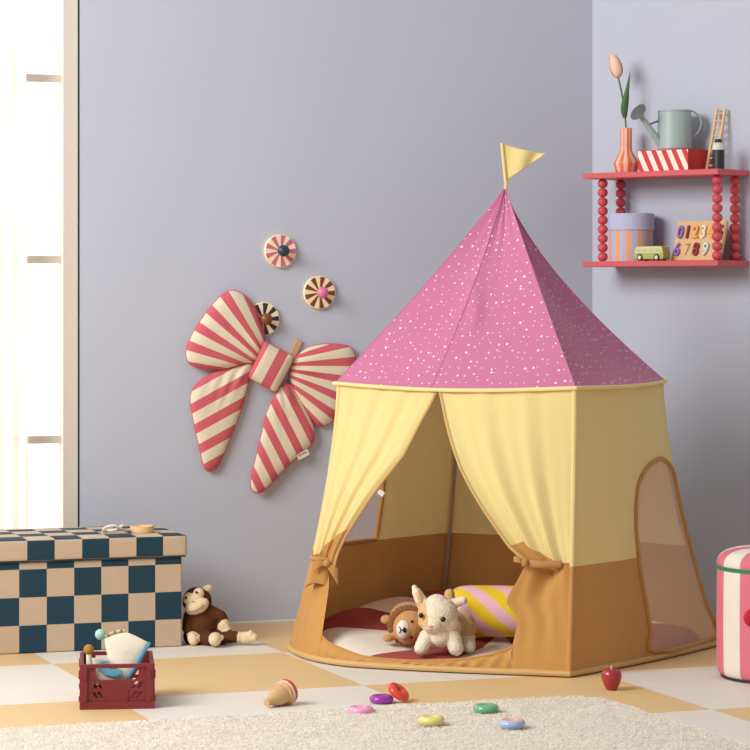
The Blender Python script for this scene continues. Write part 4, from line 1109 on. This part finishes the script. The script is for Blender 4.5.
# ================================================================ STRIPED POUF BIN
bx, by, br = 1.142, 7.40, 0.186
m = striped('pink_and_cream_stripe_velour', (212, 114, 132), (228, 217, 204), 0.5, 0.85, FAB)
bino = thing('storage_pouf', 'round pink and cream striped storage pouf with green piping by the wall', 'storage pouf', (bx, by, 0))
def stripe_lathe(prof, n=160, reps=8, ph=0.0):
    v, f, u = [], [], []
    for i, (r, z) in enumerate(prof):
        for k in range(n+1):
            a = 2*PI*k/n; v.append((r*math.cos(a), r*math.sin(a), z)); u.append((k/n*reps+ph, i))
    for i in range(len(prof)-1):
        for k in range(n): f.append((i*(n+1)+k, i*(n+1)+k+1, (i+1)*(n+1)+k+1, (i+1)*(n+1)+k))
    return v, f, u
PH = 0.086
v, f, u = stripe_lathe([(0.165, 0.006), (0.172, 0.007), (0.180, 0.012), (0.185, 0.022), (br, 0.04), (br+0.001, 0.15), (br, 0.27), (br-0.001, 0.3), (0.183, 0.306)], ph=PH)
mb = MB(); mb.add((v, f), 0, None, u); body = mb.build('body', m, bino, uvon=True, sharp=0)
mb = MB(); mb.add(lathe([(0.174, 0.0), (0.176, 0.002), (0.176, 0.007), (0.17, 0.009)], 64)); mb.build('base_rim', M['blackmatt'], bino)
v, f, u = stripe_lathe([(0.183, 0.309), (0.1865, 0.318), (0.184, 0.330), (0.176, 0.342), (0.160, 0.352), (0.135, 0.359), (0.09, 0.364), (0.04, 0.366), (0.0005, 0.3665)], ph=PH)
mb = MB(); mb.add((v, f), 0, None, u); lidp = mb.build('lid', m, bino, uvon=True, sharp=0)
mb = MB(); mb.add(torus(0.1845, 0.0032, 80, 8), 0, Matrix.Translation((0, 0, 0.3045))); mb.add(torus(0.1845, 0.0028, 80, 8), 0, Matrix.Translation((0, 0, 0.3105))); mb.build('piping', plain('green_piping', (60, 130, 96), 0.7), lidp)
chc = at(753, 618, by-0.178)-Vector((bx, by, 0))
mb = MB(); mb.add(ball(chc, (0.026, 0.012, 0.026), 20)); mb.build('cherry', plain('red_velour', (186, 24, 44), 0.8), bino)
chc2 = at(775, 624, by-0.18)-Vector((bx, by, 0)); mb = MB(); mb.add(ball(chc2, (0.026, 0.012, 0.026), 20)); mb.build('cherry', plain('red_velour', (186, 24, 44), 0.8), bino)
mb = MB(); mb.add(tube(smooth_poly([chc+Vector((0.004, -0.004, 0.024)), chc+Vector((0.02, -0.004, 0.06)), chc+Vector((0.045, -0.006, 0.085)), chc2+Vector((0, -0.004, 0.055)), chc2+Vector((0, -0.004, 0.024))], 6, False), 0.003, 8)); mb.build('cherry_stem', M['grn'], bino)

# ================================================================ SMALL TOYS ON THE FLOOR
# apple
ap = gp(611.5, 690)
apple = thing('toy_apple', 'dark red wooden toy apple standing on the floor by the tent', 'toy apple', ap)
k_ = ap.y/F
prof = [(0.0005, 0.003), (0.006, 0.001), (0.011, 0.0), (0.014, 0.002), (0.021, 0.014), (0.0268, 0.030), (0.0280, 0.038), (0.0262, 0.047), (0.021, 0.0545), (0.014, 0.0575), (0.007, 0.056), (0.0005, 0.052)]
mb = MB(); pp = smooth_poly([Vector((r, z, 0)) for r, z in prof], 4, False); mb.add(lathe([(max(p.x, 0.0004), p.y) for p in pp], 40, False)); mb.build('fruit', plain('dark_red_lacquer', (160, 44, 58), 0.25, None, 0.06, coat=0.3), apple, sharp=0)
mb = MB(); mb.add(tube([(0, 0, 0.050), (0, 0, 0.066)], 0.0028, 10)); mb.build('apple_stem', M['wood'], apple)
# rings
def ring(x, y, zg, c, label, R=0.0215, r=0.0115, tilt=None, loc=None, two=None):
    p = gp(x, y, zg) if loc is None else loc
    mats = [plain('ring_lacquer', c, 0.22, coat=0.25)]
    v, f = torus(R, r, 44, 18, 0.92); mb = MB()
    mx = Matrix.Translation((0, 0, r*0.92)) if tilt is None else tilt
    mb.add((v, f), 0, mx); mb.build
    if two:
        mats.append(plain('ring_lacquer', two, 0.22, coat=0.25)); mi = [1 if (v[q[0]][2]+v[q[2]][2])/2 > 0.004 and sum(math.hypot(v[i][0], v[i][1]) for i in q)/4 < R+0.004 else 0 for q in f]; mb.mi = mi
    o = mb.build('stacking_ring', mats, None); o.location = p; tag(o, label, 'toy ring', 'wooden stacking rings on floor and rug'); return o
ring(361, 714.5, 0.008, (238, 160, 196), 'pale pink stacking ring on the edge of the rug')
ring(381.5, 703, 0.0, (150, 50, 160), 'purple stacking ring lying flat under the red ring', R=0.0205)
pr_ = gp(398.5, 702, 0.0)
ring(0, 0, 0, (226, 66, 52), 'red stacking ring leaning on the purple ring', R=0.0205, loc=pr_, tilt=Matrix.Translation((0, 0, 0.0265)) @ Euler((0.25, 0.62, 0)).to_matrix().to_4x4())
ring(431.5, 724.5, 0.016, (226, 214, 130), 'pale yellow stacking ring lying on the rug')
ring(486, 712.5, 0.014, (110, 172, 132), 'green stacking ring on the far edge of the rug')
ring(512, 728, 0.016, (160, 186, 226), 'pale blue stacking ring with pink inner rim on the rug', two=(232, 176, 170))
# spinning top lying on its side
sp0 = gp(277, 705.5)
top_ = thing('spinning_top', 'wooden spinning top with red rim lying on its side on the floor', 'spinning top', sp0)
axd = Vector((-0.62, -0.74, -0.25)).normalized(); q = axd.to_track_quat('Z', 'Y'); cT = at(284, 694.5, sp0.y+0.01)-sp0
mxT = Matrix.Translation((0.021, 0.01, 0.0322)) @ q.to_matrix().to_4x4()
mb = MB(); mb.add(lathe([(0.0305, 0.002), (0.032, 0.004), (0.0315, 0.009), (0.029, 0.011), (0.0265, 0.0115), (0.0262, 0.020), (0.023, 0.036), (0.0165, 0.052), (0.0115, 0.060), (0.0108, 0.072), (0.0100, 0.0745), (0.0005, 0.0748)], 36, False), 0, mxT); mb.build('top_body', M['woodtan'], top_, sharp=50)
mb = MB(); mb.add(lathe([(0.0325, -0.004), (0.0335, -0.003), (0.0335, 0.001), (0.032, 0.002)], 36), 0, mxT); mb.build('pale_band', plain('blush_paint', (238, 200, 188), 0.4), top_, sharp=50)
mb = MB(); mb.add(lathe([(0.004, -0.024), (0.009, -0.022), (0.027, -0.016), (0.0325, -0.013), (0.0335, -0.011), (0.0335, -0.005), (0.032, -0.004)], 36), 0, mxT); mb.build('red_rim', plain('red_lacquer', (214, 62, 58), 0.3), top_, sharp=50)

# ================================================================ RUG
ra = 0.352; ru = Vector((math.cos(ra), math.sin(ra), 0)); rv_ = Vector((math.sin(ra), -math.cos(ra), 0))
rcorner = Vector((0.545, 6.975, 0))
rug = thing('shaggy_rug', 'ivory shaggy rug with rounded corner at the front of the floor', 'rug', rcorner, ra)
RL, RW, RR = 2.3, 1.5, 0.13       # local x negative along the far edge, local y negative to the viewer
def rug_in(x, y, inset=0.0):
    x0, x1, y0, y1 = -RL+inset, 0.04-inset, -RW+inset, 0-inset
    if not (x0 < x < x1 and y0 < y < y1): return False
    cx_, cy_ = x1-RR, y1-RR
    if x > cx_ and y > cy_: return math.hypot(x-cx_, y-cy_) < RR
    return True
ol = rrect(-RL, -RW, 0.04, 0, RR, 10)
v = [(x, y, 0.002) for x, y in ol]+[(x, y, 0.008) for x, y in ol]; n = len(ol)
mb = MB(); mb.add((v, [tuple(reversed(range(n))), tuple(range(n, 2*n))]+[(i, (i+1) % n, n+(i+1) % n, n+i) for i in range(n)])); mb.build('rug_base', M['rug'], rug, smooth=False)
rnd = np.random.RandomState(5); NT = 170000
X = rnd.uniform(-1.62, 0.05, NT); Yy = rnd.uniform(-0.93, 0.0, NT)
keep = [i for i in range(NT) if rug_in(X[i], Yy[i], 0.004)]
X, Yy = X[keep], Yy[keep]; n = len(X)
clump = 0.5+0.5*np.sin(X*61+3*np.sin(Yy*47))*np.sin(Yy*71+2*np.sin(X*39))
a = rnd.uniform(0, 2*PI, n)+1.3*np.sin(X*40)+1.1*np.cos(Yy*33); L = rnd.uniform(0.008, 0.013, n)*(0.8+0.35*clump); wd = rnd.uniform(0.0010, 0.0018, n)
lean = rnd.uniform(0.3, 0.95, n); dx, dy = np.cos(a), np.sin(a); px_, py_ = -dy*wd, dx*wd
z0 = np.full(n, 0.008); Zs = z0+L*0.62; Zt = z0+L*(1-0.35*lean)
hx, hy = X+dx*L*0.25*lean, Yy+dy*L*0.25*lean; tx, ty = X+dx*L*0.8*lean, Yy+dy*L*0.8*lean
P = np.stack([np.stack([X-px_, Yy-py_, z0], 1), np.stack([X+px_, Yy+py_, z0], 1), np.stack([hx-px_, hy-py_, Zs], 1), np.stack([hx+px_, hy+py_, Zs], 1), np.stack([tx-px_*0.5, ty-py_*0.5, Zt], 1), np.stack([tx+px_*0.5, ty+py_*0.5, Zt], 1)], 1).reshape(-1, 3)
idx = np.arange(n)*6; Q = np.stack([np.stack([idx, idx+1, idx+3, idx+2], 1), np.stack([idx+2, idx+3, idx+5, idx+4], 1)], 1).reshape(-1, 4)
me = bpy.data.meshes.new('rug_pile'); me.from_pydata(P.tolist(), [], Q.tolist()); me.materials.append(plain('ivory_wool_yarn', (252, 247, 240), 1.0, None, 0.03, 0.0, 0.5)); me.update()
o = link(bpy.data.objects.new('rug_pile', me), rug); o['kind'] = 'stuff'

# ================================================================ CAMERA, LIGHT, WORLD
cam = bpy.data.cameras.new('camera'); co_ = bpy.data.objects.new('camera', cam); COL.objects.link(co_); SC.camera = co_
cam.sensor_fit = 'HORIZONTAL'; cam.sensor_width = 36; cam.lens = 36*F/750; cam.shift_y = -(375-Y0)/750; cam.clip_end = 100
co_.location = (0, 0, HC); co_.rotation_euler = (PI/2, 0, 0)
def area(name, loc, target, size, power, color, sizey=None):
    l = bpy.data.lights.new(name, 'AREA'); l.shape = 'RECTANGLE'; l.size = size; l.size_y = sizey or size; l.energy = power; l.color = color
    o = bpy.data.objects.new(name, l); COL.objects.link(o); o.location = loc
    o.rotation_euler = (Vector(target)-Vector(loc)).to_track_quat('-Z', 'Y').to_euler(); return o
area('daylight_window_light', (-3.3, 4.9, 3.1), (0.4, 8.0, 0.5), 2.6, 262, (1.0, 0.975, 0.94), 2.2)
wd_ = bpy.data.worlds.new('studio_daylight'); SC.world = wd_; wd_.use_nodes = True
bg = wd_.node_tree.nodes['Background']; bg.inputs[0].default_value = (1.0, 0.975, 0.945, 1); bg.inputs[1].default_value = 0.42
SC.view_settings.view_transform = 'Standard'; SC.view_settings.look = 'None'; SC.view_settings.exposure = 0.0; SC.view_settings.gamma = 1.0
try: SC.view_settings.use_curve_mapping = False
except Exception: pass
